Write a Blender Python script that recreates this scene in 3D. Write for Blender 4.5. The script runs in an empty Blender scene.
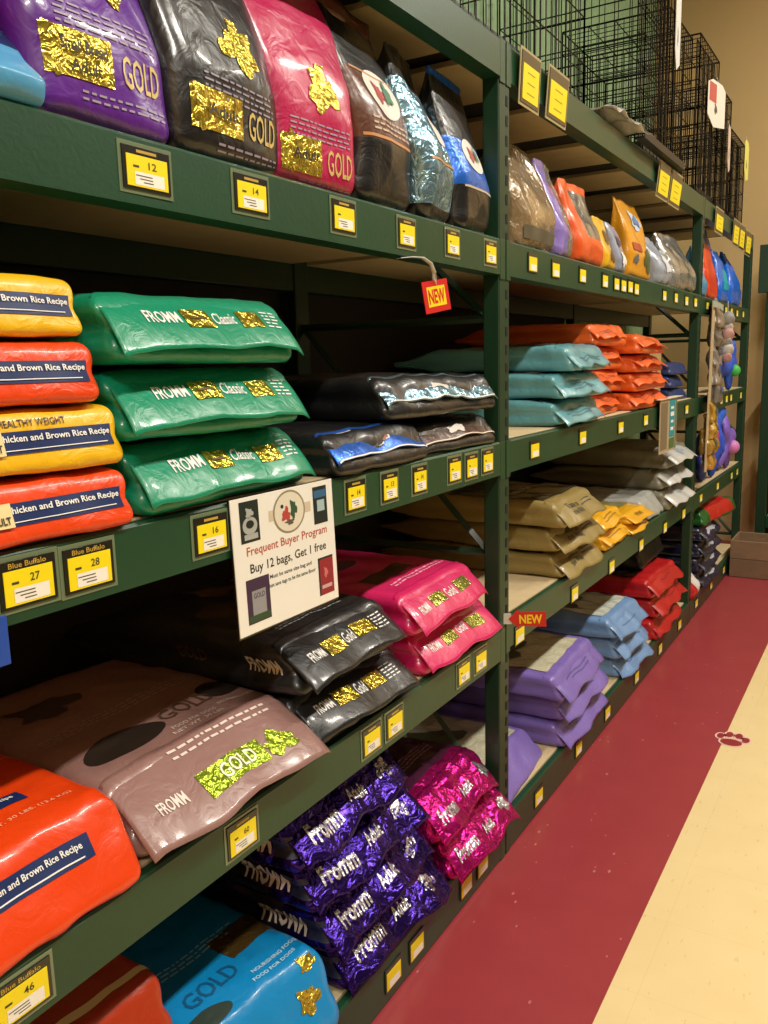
import bpy, bmesh, math, random
from mathutils import Vector, Matrix, noise

COL = bpy.context.scene.collection
PI = math.pi

# ------------------------------------------------------------------ camera
def make_camera():
    yaw, pitch, roll = .5444, .1714, .0245
    cy, sy, cp, sp = math.cos(yaw), math.sin(yaw), math.cos(pitch), math.sin(pitch)
    f = Vector((-sy*cp, cy*cp, -sp)); r = Vector((cy, sy, 0)); d = f.cross(r)
    r2 = math.cos(roll)*r + math.sin(roll)*d
    d2 = -math.sin(roll)*r + math.cos(roll)*d
    m = Matrix((r2, -d2, -f)).transposed().to_4x4()
    m.translation = Vector((.946, 0, 1.5))
    cam = bpy.data.cameras.new('camera')
    cam.sensor_fit = 'VERTICAL'; cam.sensor_height = 24.0; cam.lens = 24.0*850/1024
    cam.clip_start = .02
    o = bpy.data.objects.new('camera', cam); COL.objects.link(o); o.matrix_world = m
    bpy.context.scene.camera = o
make_camera()

# --------------------------------------------------------------- materials
def lin(h):
    h = h.lstrip('#'); v = [int(h[i:i+2], 16)/255 for i in (0, 2, 4)]
    return tuple(c/12.92 if c <= .04045 else ((c+.055)/1.055)**2.4 for c in v) + (1,)
_m = {}
def mat(color, rough=.5, metal=0., bump=0., bscale=30., coat=0., mottle=0., mscale=8., spec=.5, key=''):
    k = (color, rough, metal, bump, bscale, coat, mottle, mscale, spec, key)
    if k in _m: return _m[k]
    m = bpy.data.materials.new('surface_' + color.lstrip('#')); m.use_nodes = True
    nt = m.node_tree; b = nt.nodes['Principled BSDF']
    b.inputs['Base Color'].default_value = lin(color)
    b.inputs['Roughness'].default_value = rough
    b.inputs['Metallic'].default_value = metal
    b.inputs['Coat Weight'].default_value = coat
    b.inputs['Coat Roughness'].default_value = .12
    b.inputs['Specular IOR Level'].default_value = spec
    tc = nt.nodes.new('ShaderNodeTexCoord')
    if mottle:
        n = nt.nodes.new('ShaderNodeTexNoise'); n.inputs['Scale'].default_value = mscale
        n.inputs['Detail'].default_value = 6
        nt.links.new(tc.outputs['Object'], n.inputs['Vector'])
        mx = nt.nodes.new('ShaderNodeMix'); mx.data_type = 'RGBA'
        c = lin(color)
        mx.inputs['A'].default_value = tuple(x*(1-mottle) for x in c[:3]) + (1,)
        mx.inputs['B'].default_value = tuple(min(1, x*(1+mottle)) for x in c[:3]) + (1,)
        nt.links.new(n.outputs['Fac'], mx.inputs['Factor'])
        nt.links.new(mx.outputs['Result'], b.inputs['Base Color'])
    if bump:
        n = nt.nodes.new('ShaderNodeTexNoise'); n.inputs['Scale'].default_value = bscale
        n.inputs['Detail'].default_value = 3; n.inputs['Distortion'].default_value = 1.2
        nt.links.new(tc.outputs['Object'], n.inputs['Vector'])
        bp = nt.nodes.new('ShaderNodeBump'); bp.inputs['Strength'].default_value = bump
        bp.inputs['Distance'].default_value = .01
        nt.links.new(n.outputs['Fac'], bp.inputs['Height'])
        nt.links.new(bp.outputs['Normal'], b.inputs['Normal'])
    _m[k] = m
    return m
def plastic(c, rough=.37, bump=.5, coat=.16): return mat(c, rough, 0, bump, 22, coat)
def foil(c, rough=.27, metal=.85, bump=.7): return mat(c, rough, metal, bump, 26, 0)
def ink(c, rough=.5): return mat(c, rough)
GOLDF = mat('#d8c250', .22, .9, .9, 45)
WHITE = ink('#e8e6e2'); BLACK = ink('#0b0b0c')
GREEN = mat('#113f25', .42, 0, .05, 60, .15, .25, 5)
GREEN_D = mat('#0d331e', .46, 0, .05, 60, .1, .25, 5)
SLOT = ink('#050806', .8)
BOARD = mat('#c9b48c', .75, 0, .1, 60, 0, .15, 14)

# ------------------------------------------------------------------ objects
def tag(o, label=None, cat=None, group=None, kind=None):
    if label: o['label'] = label
    if cat: o['category'] = cat
    if group: o['group'] = group
    if kind: o['kind'] = kind
    return o
def empty(name, loc=(0, 0, 0), rotz=0., label=None, cat=None, group=None):
    o = bpy.data.objects.new(name, None); COL.objects.link(o)
    o.empty_display_size = .05
    o.location = loc; o.rotation_euler = (0, 0, rotz)
    return tag(o, label, cat, group)
def copy_tree(o, parent=None):
    c = o.copy(); COL.objects.link(c)
    if parent: c.parent = parent
    for ch in list(o.children): copy_tree(ch, c)
    return c

class MB:
    """collects vertices and faces with a material per face; builds ONE mesh object"""
    def __init__(s): s.v = []; s.f = []; s.m = []; s.mats = []; s.sm = []
    def mi(s, m):
        if m not in s.mats: s.mats.append(m)
        return s.mats.index(m)
    def add(s, vs, fs, m, smooth=False):
        k = len(s.v); s.v += [tuple(v) for v in vs]; i = s.mi(m)
        for f in fs: s.f.append(tuple(k+j for j in f)); s.m.append(i); s.sm.append(smooth)
    def box(s, x0, x1, y0, y1, z0, z1, m, bev=0.):
        if x0 > x1: x0, x1 = x1, x0
        if y0 > y1: y0, y1 = y1, y0
        if z0 > z1: z0, z1 = z1, z0
        bm = bmesh.new(); bmesh.ops.create_cube(bm, size=1)
        for v in bm.verts:
            v.co = Vector(((x0+x1)/2+v.co.x*(x1-x0), (y0+y1)/2+v.co.y*(y1-y0), (z0+z1)/2+v.co.z*(z1-z0)))
        if bev: bmesh.ops.bevel(bm, geom=bm.edges[:], offset=min(bev, .45*min(x1-x0, y1-y0, z1-z0)), segments=2, affect='EDGES', profile=.5)
        s.bm(bm, m); bm.free()
    def bm(s, bm, m, smooth=False):
        bm.verts.ensure_lookup_table(); bm.verts.index_update()
        s.add([v.co.copy() for v in bm.verts], [[v.index for v in f.verts] for f in bm.faces], m, smooth)
    def bar(s, a, b, w, m, n=4):
        a, b = Vector(a), Vector(b); d = (b-a).normalized()
        u = d.orthogonal().normalized() if abs(d.z) < .9 else Vector((1, 0, 0))
        u = (u - d*u.dot(d)).normalized(); t = d.cross(u)
        vs = []
        for p in (a, b):
            for k in range(n):
                g = 2*PI*(k+.5)/n; vs.append(p + (u*math.cos(g)+t*math.sin(g))*w)
        fs = [(k, (k+1) % n, n+(k+1) % n, n+k) for k in range(n)] + [tuple(range(n))[::-1], tuple(range(n, 2*n))]
        s.add(vs, fs, m, n > 5)
    def tube(s, pts, w, m, n=8):
        for a, b in zip(pts, pts[1:]): s.bar(a, b, w, m, n)
    def build(s, name, parent=None, loc=None):
        me = bpy.data.meshes.new(name); me.from_pydata(s.v, [], s.f)
        for m in s.mats: me.materials.append(m)
        me.polygons.foreach_set('material_index', s.m)
        me.polygons.foreach_set('use_smooth', s.sm)
        me.update()
        o = bpy.data.objects.new(name, me); COL.objects.link(o)
        if parent: o.parent = parent
        if loc: o.location = loc
        return o

# ------------------------------------------------- printed marks on surfaces
_tx = {}
def text_shape(txt, bold=0.0, shear=0.):
    k = (txt, bold, shear)
    if k not in _tx:
        c = bpy.data.curves.new('lettering', 'FONT'); c.body = txt; c.size = 1
        c.resolution_u = 2; c.align_x = 'LEFT'; c.offset = bold; c.shear = shear
        o = bpy.data.objects.new('lettering', c); COL.objects.link(o)
        dg = bpy.context.evaluated_depsgraph_get()
        me = bpy.data.meshes.new_from_object(o.evaluated_get(dg))
        vs = [(v.co.x, v.co.y) for v in me.vertices]; fs = [tuple(p.vertices) for p in me.polygons]
        bpy.data.objects.remove(o); bpy.data.curves.remove(c); bpy.data.meshes.remove(me)
        x0 = min(v[0] for v in vs); x1 = max(v[0] for v in vs); y0 = min(v[1] for v in vs); y1 = max(v[1] for v in vs)
        vs = [((x-(x0+x1)/2), (y-(y0+y1)/2)) for x, y in vs]
        _tx[k] = (vs, fs, x1-x0, y1-y0)
    return _tx[k]
def print_item(mb, it, fmap, eps=.0014, cell=.012):
    """fmap(x, y) -> 3D point; lays a flat shape on the surface"""
    kind = it[0]
    if kind == 'text':
        _, txt, cx, cy, w, h, m = it[:7]; opt = it[7] if len(it) > 7 else {}
        vs, fs, tw, th = text_shape(txt, opt.get('bold', .012), opt.get('shear', 0))
        sx, sy = w/tw, h/th
        vs = [(x*sx, y*sy) for x, y in vs]
    else:
        _, cx, cy, w, h, m = it[:6]; opt = it[6] if len(it) > 6 else {}
        if kind == 'rect':
            nx = max(1, int(w/cell)); ny = max(1, int(h/cell))
            vs = [((i/nx-.5)*w, (j/ny-.5)*h) for j in range(ny+1) for i in range(nx+1)]
            fs = [(j*(nx+1)+i, j*(nx+1)+i+1, (j+1)*(nx+1)+i+1, (j+1)*(nx+1)+i) for j in range(ny) for i in range(nx)]
        else:
            n = 28; rings = 3; rnd = random.Random(opt.get('seed', 1)); ph = rnd.random()*6
            vs = [(0, 0)]; fs = []
            for r in range(1, rings+1):
                for k in range(n):
                    a = 2*PI*k/n; q = r/rings
                    if kind == 'blob': q *= .8+.16*math.sin(3*a+ph)+.14*math.sin(5*a+ph*2)+.08*math.sin(9*a)
                    vs.append((math.cos(a)*w/2*q, math.sin(a)*h/2*q))
            for k in range(n): fs.append((0, 1+k, 1+(k+1) % n))
            for r in range(rings-1):
                for k in range(n):
                    a, b = 1+r*n+k, 1+r*n+(k+1) % n; fs.append((a, a+n, b+n, b))
    rot = opt.get('rot', 0)
    cr, sr = math.cos(rot), math.sin(rot)
    if kind == 'text' and (w > cell*1.5 or h > cell*1.5) and opt.get('cut', True):
        bm = bmesh.new(); bv = [bm.verts.new((x, y, 0)) for x, y in vs]
        for f in fs:
            try: bm.faces.new([bv[i] for i in f])
            except ValueError: pass
        for ax, ext in ((0, w), (1, h)):
            n = int(ext/cell)
            for i in range(1, n+1):
                p = -ext/2 + ext*i/(n+1); co = [0, 0, 0]; no = [0, 0, 0]; co[ax] = p; no[ax] = 1
                bmesh.ops.bisect_plane(bm, geom=bm.verts[:]+bm.edges[:]+bm.faces[:], plane_co=co, plane_no=no)
        bm.verts.index_update()
        vs = [(v.co.x, v.co.y) for v in bm.verts]; fs = [tuple(v.index for v in f.verts) for f in bm.faces]
        bm.free()
    out = []; e = .002; lift = eps*(1+opt.get('layer', 0))
    for x, y in vs:
        X, Y = cx + x*cr - y*sr, cy + x*sr + y*cr
        p = fmap(X, Y); n = (fmap(X+e, Y)-p).cross(fmap(X, Y+e)-p)
        n = n.normalized() if n.length > 1e-12 else Vector((0, 0, 1))
        out.append(p+n*lift)
    mb.add(out, fs, m, True)
def text_lines(cx, cy, w, n, h, gap, m, rot=0, seed=0, txt=None):
    """lines of small print too fine to read in the photograph, as broken strokes"""
    rnd = random.Random(seed); L = []
    for i in range(n):
        x = -w/2
        while x < w/2-.004:
            s = min(rnd.uniform(.006, .022), w/2-x)
            px, py = x+s/2, -i*gap
            L.append(('rect', cx+px*math.cos(rot)-py*math.sin(rot), cy+px*math.sin(rot)+py*math.cos(rot), s, h, m, {'rot': rot}))
            x += s + .005
    return L

# --------------------------------------------------------------------- bags
def smooth(x, a, b):
    t = max(0, min(1, (x-a)/(b-a))); return t*t*(3-2*t)
def ridged(p, seed):
    q = Vector((p[0]+seed*3.1, p[1]+seed*1.7, p[2]+seed*.9))
    return 1-2*abs(noise.noise(q)) + .5*noise.noise(q*2.3)
class Bag:
    """soft sack; canonical frame: x width, y length from the near end, z thickness"""
    def __init__(s, W, L, T, seed=0, wr=.003, wf=9., r=None, slant=.03, gusset=.008, bulge=.12, pose='lie', lean=0., topw=1.0, crimp=.03, front_drop=.0):
        s.__dict__.update(W=W, L=L, T=T, seed=seed, wr=wr, wf=wf, r=r or (T*.24 if pose == 'lie' else min(.03, T*.25)), slant=slant, gusset=gusset, bulge=bulge, pose=pose, lean=lean, topw=topw, crimp=crimp, fd=front_drop)
    def core(s, P):
        W, L, T, r = s.W, s.L, s.T, s.r
        if s.pose != 'lie': r = r*(1-.75*smooth(P[1]/L, .15, .8))
        inner = Vector((max(-W/2+r, min(W/2-r, P[0])), max(r, min(L-r, P[1])), max(-T/2+r, min(T/2-r, P[2]))))
        d = Vector(P)-inner
        nrm = d.normalized() if d.length > 1e-9 else Vector((0, 0, 1))
        Q = inner + nrm*r
        a = Q.x/(W/2); t = Q.y/L; c = Q.z/(T/2)
        if s.pose == 'lie':
            k = 1-.85*smooth(t, .72, 1.0)
            k *= 1-.10*math.exp(-t*14)
            z = Q.z*k
            if c > 0: z += .5*s.bulge*T*(1-a**4)*max(0, min(1, 4*t*(1-t)))**.6*c - s.fd*T*math.exp(-t*5)*c
            z += (k-1)*T*.1
            Q.y += s.slant*(c+1)/2*math.exp(-t*7)
            Q.x -= (1 if a > 0 else -1)*s.gusset*math.exp(-(c/.3)**2)*smooth(abs(a), .8, 1)
            Q.z = z
        else:
            k = 1-.97*min(1, max(0, (t-.28)/(.98-.28-s.crimp*.5)))**1.25
            k *= 1+.1*math.sin(PI*min(1, t*1.6))
            z = Q.z*k
            if c > 0: z += .6*s.bulge*T*(1-a**4)*math.sin(PI*min(1, t*1.15))*c
            Q.x *= 1+(s.topw-1)*smooth(t, .2, 1)
            Q.x -= (1 if a > 0 else -1)*s.gusset*math.exp(-(c/.35)**2)*smooth(abs(a), .8, 1)*(1-t)
            Q.z = z + .012*math.sin(t*5+s.seed)*t
        dz = ridged(Q*s.wf, s.seed)*s.wr
        dz += noise.noise(Vector((Q.x*3, Q.y*3, s.seed*5)))*s.wr*1.6
        return Q + nrm*dz
    def out(s, P):
        Q = s.core(P)
        if s.pose == 'lie': return Vector((Q.x, Q.y, max(0, Q.z+s.T/2)))
        v = Vector((Q.x, -Q.z, max(0, Q.y)))
        k = s.lean; return Vector((v.x, v.y+v.z*math.sin(k)+s.T*.5, v.z*math.cos(k)))
    def top(s, x, l): return s.out((x, l, s.T/2))          # broad face
    def end(s, x, z): return s.out((x, 0, z-s.T/2))        # near end of a lying bag
    def side(s, h, z): return s.out((-s.W/2, s.L*.5-h, z-s.T/2))   # face turned to -width
    def mesh(s, mb, m, m2=None, split=None, nx=26, nl=34, nt=10):
        def sp(n, pw=1.5):
            o = []
            for i in range(n+1):
                u = 2*i/n-1; o.append((1-(1-abs(u))**pw)*(1 if u >= 0 else -1))
            return o
        ax, al, az = sp(nx), sp(nl), sp(nt, 1.2)
        W, L, T = s.W, s.L, s.T
        faces = [([(a*W/2, (l+1)*L/2, T/2) for l in al for a in ax], nx+1, nl+1, 0),
                 ([(a*W/2, (l+1)*L/2, -T/2) for l in al for a in ax], nx+1, nl+1, 1),
                 ([(a*W/2, 0, z*T/2) for z in az for a in ax], nx+1, nt+1, 0),
                 ([(a*W/2, L, z*T/2) for z in az for a in ax], nx+1, nt+1, 1),
                 ([(-W/2, (l+1)*L/2, z*T/2) for z in az for l in al], nl+1, nt+1, 1),
                 ([(W/2, (l+1)*L/2, z*T/2) for z in az for l in al], nl+1, nt+1, 0)]
        idx = {}; V = []
        def vid(p):
            k = (round(p[0], 5), round(p[1], 5), round(p[2], 5))
            if k not in idx: idx[k] = len(V); V.append(p)
            return idx[k]
        F1, F2 = [], []
        for pts, nu, nv, fl in faces:
            for j in range(nv-1):
                for i in range(nu-1):
                    q = [pts[j*nu+i], pts[j*nu+i+1], pts[(j+1)*nu+i+1], pts[(j+1)*nu+i]]
                    f = [vid(p) for p in q]
                    if fl: f.reverse()
                    if s.pose != 'lie': pass
                    if split and split(sum(p[0] for p in q)/4, sum(p[1] for p in q)/4, sum(p[2] for p in q)/4): F2.append(f)
                    else: F1.append(f)
        O = [s.out(p) for p in V]
        k = len(mb.v); mb.v += [tuple(v) for v in O]
        for F, mm in ((F1, m), (F2, m2)):
            if not F: continue
            i = mb.mi(mm)
            for f in F: mb.f.append(tuple(k+j for j in f)); mb.m.append(i); mb.sm.append(True)

def sheet(mb, fmap, x0, x1, y0, y1, nx, ny, m, th=.002, m_back=None):
    """a thin folded sheet with real thickness"""
    F = []; B = []; e = .003
    for j in range(ny+1):
        for i in range(nx+1):
            x = x0+(x1-x0)*i/nx; y = y0+(y1-y0)*j/ny
            p = fmap(x, y); n = (fmap(x+e, y)-p).cross(fmap(x, y+e)-p).normalized()
            F.append(p); B.append(p-n*th)
    N = len(F); fs = []; bs = []
    g = lambda i, j: j*(nx+1)+i
    for j in range(ny):
        for i in range(nx):
            q = (g(i, j), g(i+1, j), g(i+1, j+1), g(i, j+1)); fs.append(q); bs.append(tuple(N+k for k in q[::-1]))
    rim = [g(i, 0) for i in range(nx+1)]+[g(nx, j) for j in range(1, ny+1)]+[g(i, ny) for i in range(nx-1, -1, -1)]+[g(0, j) for j in range(ny-1, 0, -1)]
    for a, b in zip(rim, rim[1:]+rim[:1]): bs.append((b, a, a+N, b+N))
    mb.add(F+B, fs, m, True)
    k = len(mb.v)-2*N; i = mb.mi(m_back or m)
    for f in bs: mb.f.append(tuple(k+j for j in f)); mb.m.append(i); mb.sm.append(True)

def lying_bag(label, y0, y1, z0, T, L, xf, m, seed, yaw=0., name='pet_food_bag', cat='bag', group=None,
              flap=None, top=(), end=(), side=(), hi=True, m2=None, split=None, tilt=0., z_add=0., **kw):
    """local x runs along the shelf (+Y), local y into the shelf (-X)"""
    W = y1-y0
    g = Bag(W, L, T*.94, seed, **kw)
    root = empty(name, (xf, (y0+y1)/2, z0), PI/2+math.radians(yaw), label, cat, group)
    if tilt: root.rotation_euler = (math.radians(tilt), 0, root.rotation_euler[2])
    mb = MB(); g.mesh(mb, m, m2, split, *((44, 66, 14) if hi else (22, 34, 8)))
    for it in top: print_item(mb, it, g.top, .0014 if hi else .003)
    for it in end: print_item(mb, it, g.end)
    for it in side: print_item(mb, it, g.side)
    mb.build('sack', root)
    if flap:
        out, drop, l0 = flap.get('out', .02), flap.get('drop', T*.7), flap.get('l0', .035)
        wv, fw, sd = flap.get('wave', .004), W/2*flap.get('wk', 1.), seed
        skew = flap.get('skew', 0.)
        def fm(x, v):                                     # v from 0 (fold) to 1 (free edge)
            v = max(-.05, v); p0 = g.top(x, l0)
            k = x/fw; lift = .003
            dr = drop*(1+.06*k*k)+skew*k*.5
            a = p0+Vector((0, 0, lift))
            b = Vector((x, -out*(1-.25*k**4)-wv*math.sin(x*23+sd*2), max(.004, p0.z-dr+wv*.8*math.sin(x*31+sd))))
            q = a.lerp(b, v)
            bow = 4*v*(1-v)*.07*drop
            q.y -= bow; q.z += bow*.6
            q.y += ridged(Vector((x*10, v*1.2, sd)), sd)*g.wr*.6
            return q
        flen = drop+l0
        fmm = lambda x, y: fm(x, 1-y/flen)                 # y measured up from the free edge, metres
        mb = MB(); sheet(mb, fmm, -fw, fw, 0, flen, 46 if hi else 20, 14, flap['mat'])
        for it in flap.get('prints', ()): print_item(mb, it, fmm)
        mb.build('end_flap', root)
    return root

def standing_bag(label, y0, y1, z0, T, H, xf, m, seed, yaw=0., lean=4, name='pet_food_bag', cat='bag', group=None, top=(), side=(),
                 hi=True, m2=None, split=None, seal=None, tilt=0, **kw):
    W = y1-y0
    g = Bag(W, H, T, seed, pose='stand', lean=math.radians(lean), **kw)
    root = empty(name, (xf, (y0+y1)/2, z0), PI/2+math.radians(yaw), label, cat, group)
    if tilt: root.rotation_euler = (0, math.radians(tilt), root.rotation_euler[2])
    mb = MB(); g.mesh(mb, m, m2, split, *((44, 64, 14) if hi else (20, 32, 8)))
    for it in top: print_item(mb, it, g.top, .0014 if hi else .003)
    for it in side: print_item(mb, it, g.side)
    mb.build('sack', root)
    if seal:
        def fm(x, y):
            p = g.top(x, H*.97); d = g.top(x, H*.97)-g.top(x, H*.93)
            return p + Vector((0, -.002+.003*math.sin(x*40+seed), y))
        mb = MB(); sheet(mb, fm, -W/2*g.topw*.98, W/2*g.topw*.98, -.012, .022, 16, 3, seal); mb.build('top_seal', root)
    return root
# ------------------------------------------------------------------ setting
XW, YE, ZC = -.9, 7.35, 4.7
def room():
    # floor: vinyl tiles, a dark red border along the rack and cream beyond it
    m = bpy.data.materials.new('floor_tiles'); m.use_nodes = True; nt = m.node_tree; b = nt.nodes['Principled BSDF']
    N = nt.nodes.new; L = nt.links.new
    tc = N('ShaderNodeTexCoord'); sx = N('ShaderNodeSeparateXYZ'); L(tc.outputs['Object'], sx.inputs[0])
    def math_(op, a, bb=None, c=None):
        n = N('ShaderNodeMath'); n.operation = op
        for i, v in enumerate((a, bb, c)):
            if v is None: continue
            if isinstance(v, (int, float)): n.inputs[i].default_value = v
            else: L(v, n.inputs[i])
        return n.outputs[0]
    def mix(f, a, c):
        n = N('ShaderNodeMix'); n.data_type = 'RGBA'
        if isinstance(f, float): n.inputs['Factor'].default_value = f
        else: L(f, n.inputs['Factor'])
        for k, v in (('A', a), ('B', c)):
            if isinstance(v, tuple): n.inputs[k].default_value = v
            else: L(v, n.inputs[k])
        return n.outputs['Result']
    edge = math_('GREATER_THAN', sx.outputs[0], .44)
    def nz(scale, det=4, stretch=None):
        n = N('ShaderNodeTexNoise'); n.inputs['Scale'].default_value = scale; n.inputs['Detail'].default_value = det
        if stretch:
            mp = N('ShaderNodeMapping'); mp.inputs['Scale'].default_value = stretch; L(tc.outputs['Object'], mp.inputs[0]); L(mp.outputs[0], n.inputs['Vector'])
        else: L(tc.outputs['Object'], n.inputs['Vector'])
        return n.outputs['Fac']
    red = mix(nz(6), lin('#93343a'), lin('#a03e42'))
    v = N('ShaderNodeTexVoronoi'); v.inputs['Scale'].default_value = 22
    mp = N('ShaderNodeMapping'); mp.inputs['Scale'].default_value = (1.6, .8, 1); mp.inputs['Rotation'].default_value = (0, 0, .4)
    L(tc.outputs['Object'], mp.inputs[0]); L(mp.outputs[0], v.inputs['Vector'])
    ncol = N('ShaderNodeSeparateColor'); L(v.outputs['Color'], ncol.inputs[0])
    sp = math_('MULTIPLY', math_('LESS_THAN', v.outputs['Distance'], math_('MULTIPLY', ncol.outputs[0], .14)), math_('GREATER_THAN', ncol.outputs[1], .45))
    red = mix(math_('MULTIPLY', sp, .55), red, lin('#cf8f86'))
    cream = mix(nz(7, 6), lin('#e2c992'), lin('#ecd6a2'))
    cream = mix(math_('MULTIPLY', math_('GREATER_THAN', nz(60, 2, (1, .3, 1)), .68), .25), cream, lin('#b99a66'))
    # tile joints every 0.305 m
    def joint(o, off):
        f = math_('FRACT', math_('DIVIDE', math_('ADD', o, off), .305))
        return math_('LESS_THAN', math_('ABSOLUTE', math_('SUBTRACT', f, .5)), .0022)
    j = math_('MAXIMUM', joint(sx.outputs[0], 10-.44+.1525), joint(sx.outputs[1], 10.2))
    c = mix(edge, red, cream)
    c = mix(math_('MULTIPLY', j, .12), c, lin('#5d3a2a'))
    L(c, b.inputs['Base Color']); b.inputs['Roughness'].default_value = .33
    bp = N('ShaderNodeBump'); bp.inputs['Strength'].default_value = .04; L(nz(9), bp.inputs['Height']); L(bp.outputs[0], b.inputs['Normal'])
    mb = MB(); mb.box(XW-.1, 3.3, -3.1, YE+.1, -.1, 0, m); tag(mb.build('floor'), kind='structure')
    wall = mat('#cbab7a', .85, 0, .08, 90, 0, .05, 3)
    mb = MB(); mb.box(XW-.1, 3.3, YE, YE+.1, 0, ZC, wall); tag(mb.build('wall_end'), kind='structure')
    mb = MB(); mb.box(3.2, 3.3, -3, YE, 0, ZC, mat('#5a5144', .8, 0, 0, 30, 0, .3, 3)); tag(mb.build('wall_right'), kind='structure')  # out of view, coloured dark to cut bounce light
    mb = MB(); mb.box(XW-.1, 3.3, -3.1, -3, 0, ZC, wall); tag(mb.build('wall_back'), kind='structure')
    mb = MB(); mb.box(XW-.1, 3.3, -3.1, YE+.1, ZC, ZC+.1, mat('#a39c8c', .9)); tag(mb.build('ceiling'), kind='structure')
    # left wall: pale green ribbed sheet
    mb = MB(); mg = mat('#93b184', .6, 0, .05, 30); ys = []; y = -3.0
    vs = []; fs = []; i = 0
    prof = [(0, 0), (.045, 0), (.06, .018), (.085, .018), (.1, 0)]
    pts = []
    while y < YE:
        for dy, dx in prof[:-1]: pts.append((min(y+dy, YE), dx))
        y += .1
    pts.append((YE, 0))
    for yy, dx in pts: vs += [(XW+dx, yy, 0), (XW+dx, yy, ZC)]
    n = len(pts)
    fs = [(2*k, 2*k+2, 2*k+3, 2*k+1) for k in range(n-1)]
    for yy, z in ((-3, 0), (YE, 0), (YE, ZC), (-3, ZC)): vs.append((XW-.1, yy, z))
    fs.append((2*n, 2*n+3, 2*n+2, 2*n+1))
    mb.add(vs, fs, mg); tag(mb.build('wall_left'), kind='structure')
    mb = MB(); mb.box(2.05, 3.2, YE-.012, YE, 0, .1, mat('#3a2c24', .5), .003); tag(mb.build('baseboard_end'), kind='structure')
room()

def lights():
    hous = mat('#e6e4dc', .5); diff = bpy.data.materials.new('lamp_diffuser'); diff.use_nodes = True
    b = diff.node_tree.nodes['Principled BSDF']; b.inputs['Emission Color'].default_value = lin('#fff0d2')[:3]+(1,); b.inputs['Emission Strength'].default_value = 6
    k = 0
    for x in (2.15,):
        for y in (-1.6, 1.0, 3.6, 5.9):
            r = empty('ceiling_light', (x, y, ZC-.09), 0, 'white ceiling light above the aisle, ' + ('nearest the rear wall of the shop', 'above the first shelving bay', 'above the second shelving bay', 'closest to the beige end wall')[k % 4], 'ceiling light', 'ceiling lights')
            k += 1
            mb = MB(); mb.box(-.1, .1, -.62, .62, .02, .09, hous, .006); mb.build('housing', r)
            mb = MB(); mb.box(-.08, .08, -.6, .6, 0, .018, diff, .006); mb.build('diffuser', r)
            L = bpy.data.lights.new('tube_light', 'AREA'); L.shape = 'RECTANGLE'; L.size = .16; L.size_y = 1.2
            L.energy = 96; L.color = (1, .93, .81)
            o = bpy.data.objects.new('tube_light', L); COL.objects.link(o); o.location = (x, y, ZC-.1)
    w = bpy.data.worlds.new('world'); bpy.context.scene.world = w; w.use_nodes = True
    w.node_tree.nodes['Background'].inputs[0].default_value = (1, .9, .75, 1); w.node_tree.nodes['Background'].inputs[1].default_value = .02
lights()

# ------------------------------------------------------------------- racks
DEPTH = .74; BH = .095
FR = [-.47, 2.20, 4.87, 6.60]; PW = .07
ZT = 2.328
LEVELS = [dict(T=2.328, A=1.828, B=1.281, C=.734, D=.127), dict(T=2.328, A=1.828, B=1.281, C=.755, D=.127), dict(T=2.328, A=1.825, B=1.281, C=.745, D=.127)]
FLABEL = ['green upright frame at the near end of the rack, beside the first bay', 'green slotted upright frame between the first and second shelving bays, behind the small arrow sign',
          'green upright frame between the second and third bays, behind the hanging strip of treats', 'green upright frame at the far end of the rack next to the wooden crates']
def post(mb, x0, x1, y0, y1, h, front=True):
    t = .004
    mb.box(x0, x1, y0, y1, 0, h, GREEN_D, .004)
    if front:
        z = .12
        while z < h-.05:
            mb.box(x1-.001, x1+.0015, y0+.043, y0+.055, z, z+.026, SLOT); z += .05
for i, y in enumerate(FR):
    r = empty('upright_frame', (0, y, 0), 0, FLABEL[i], 'shelving frame', 'upright frames of the green rack')
    mb = MB(); post(mb, -.052, -.003, 0, PW, ZT+.004); mb.build('front_post', r)
    mb = MB(); post(mb, -DEPTH, -DEPTH+.05, 0, PW, ZT+.004, False); mb.build('rear_post', r)
    for a, b in ((.2, .2), (.2, .95), (.95, .95), (.95, 1.62), (1.62, 1.62), (1.62, 2.2)):
        mb = MB(); mb.bar((-.052, .035, a), (-DEPTH+.05, .035, b), .011, GREEN_D); mb.build('brace', r)
SNAME = dict(T='topmost green shelf, carrying wire crates', A='second green shelf from the top, for upright bags', B='middle green shelf at chest height, for stacked bags', C='second green shelf from the floor, for stacked bags', D='lowest green shelf just above the floor')
BAYN = ['of the first and nearest bay', 'of the second bay', 'of the small far third bay']
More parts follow.
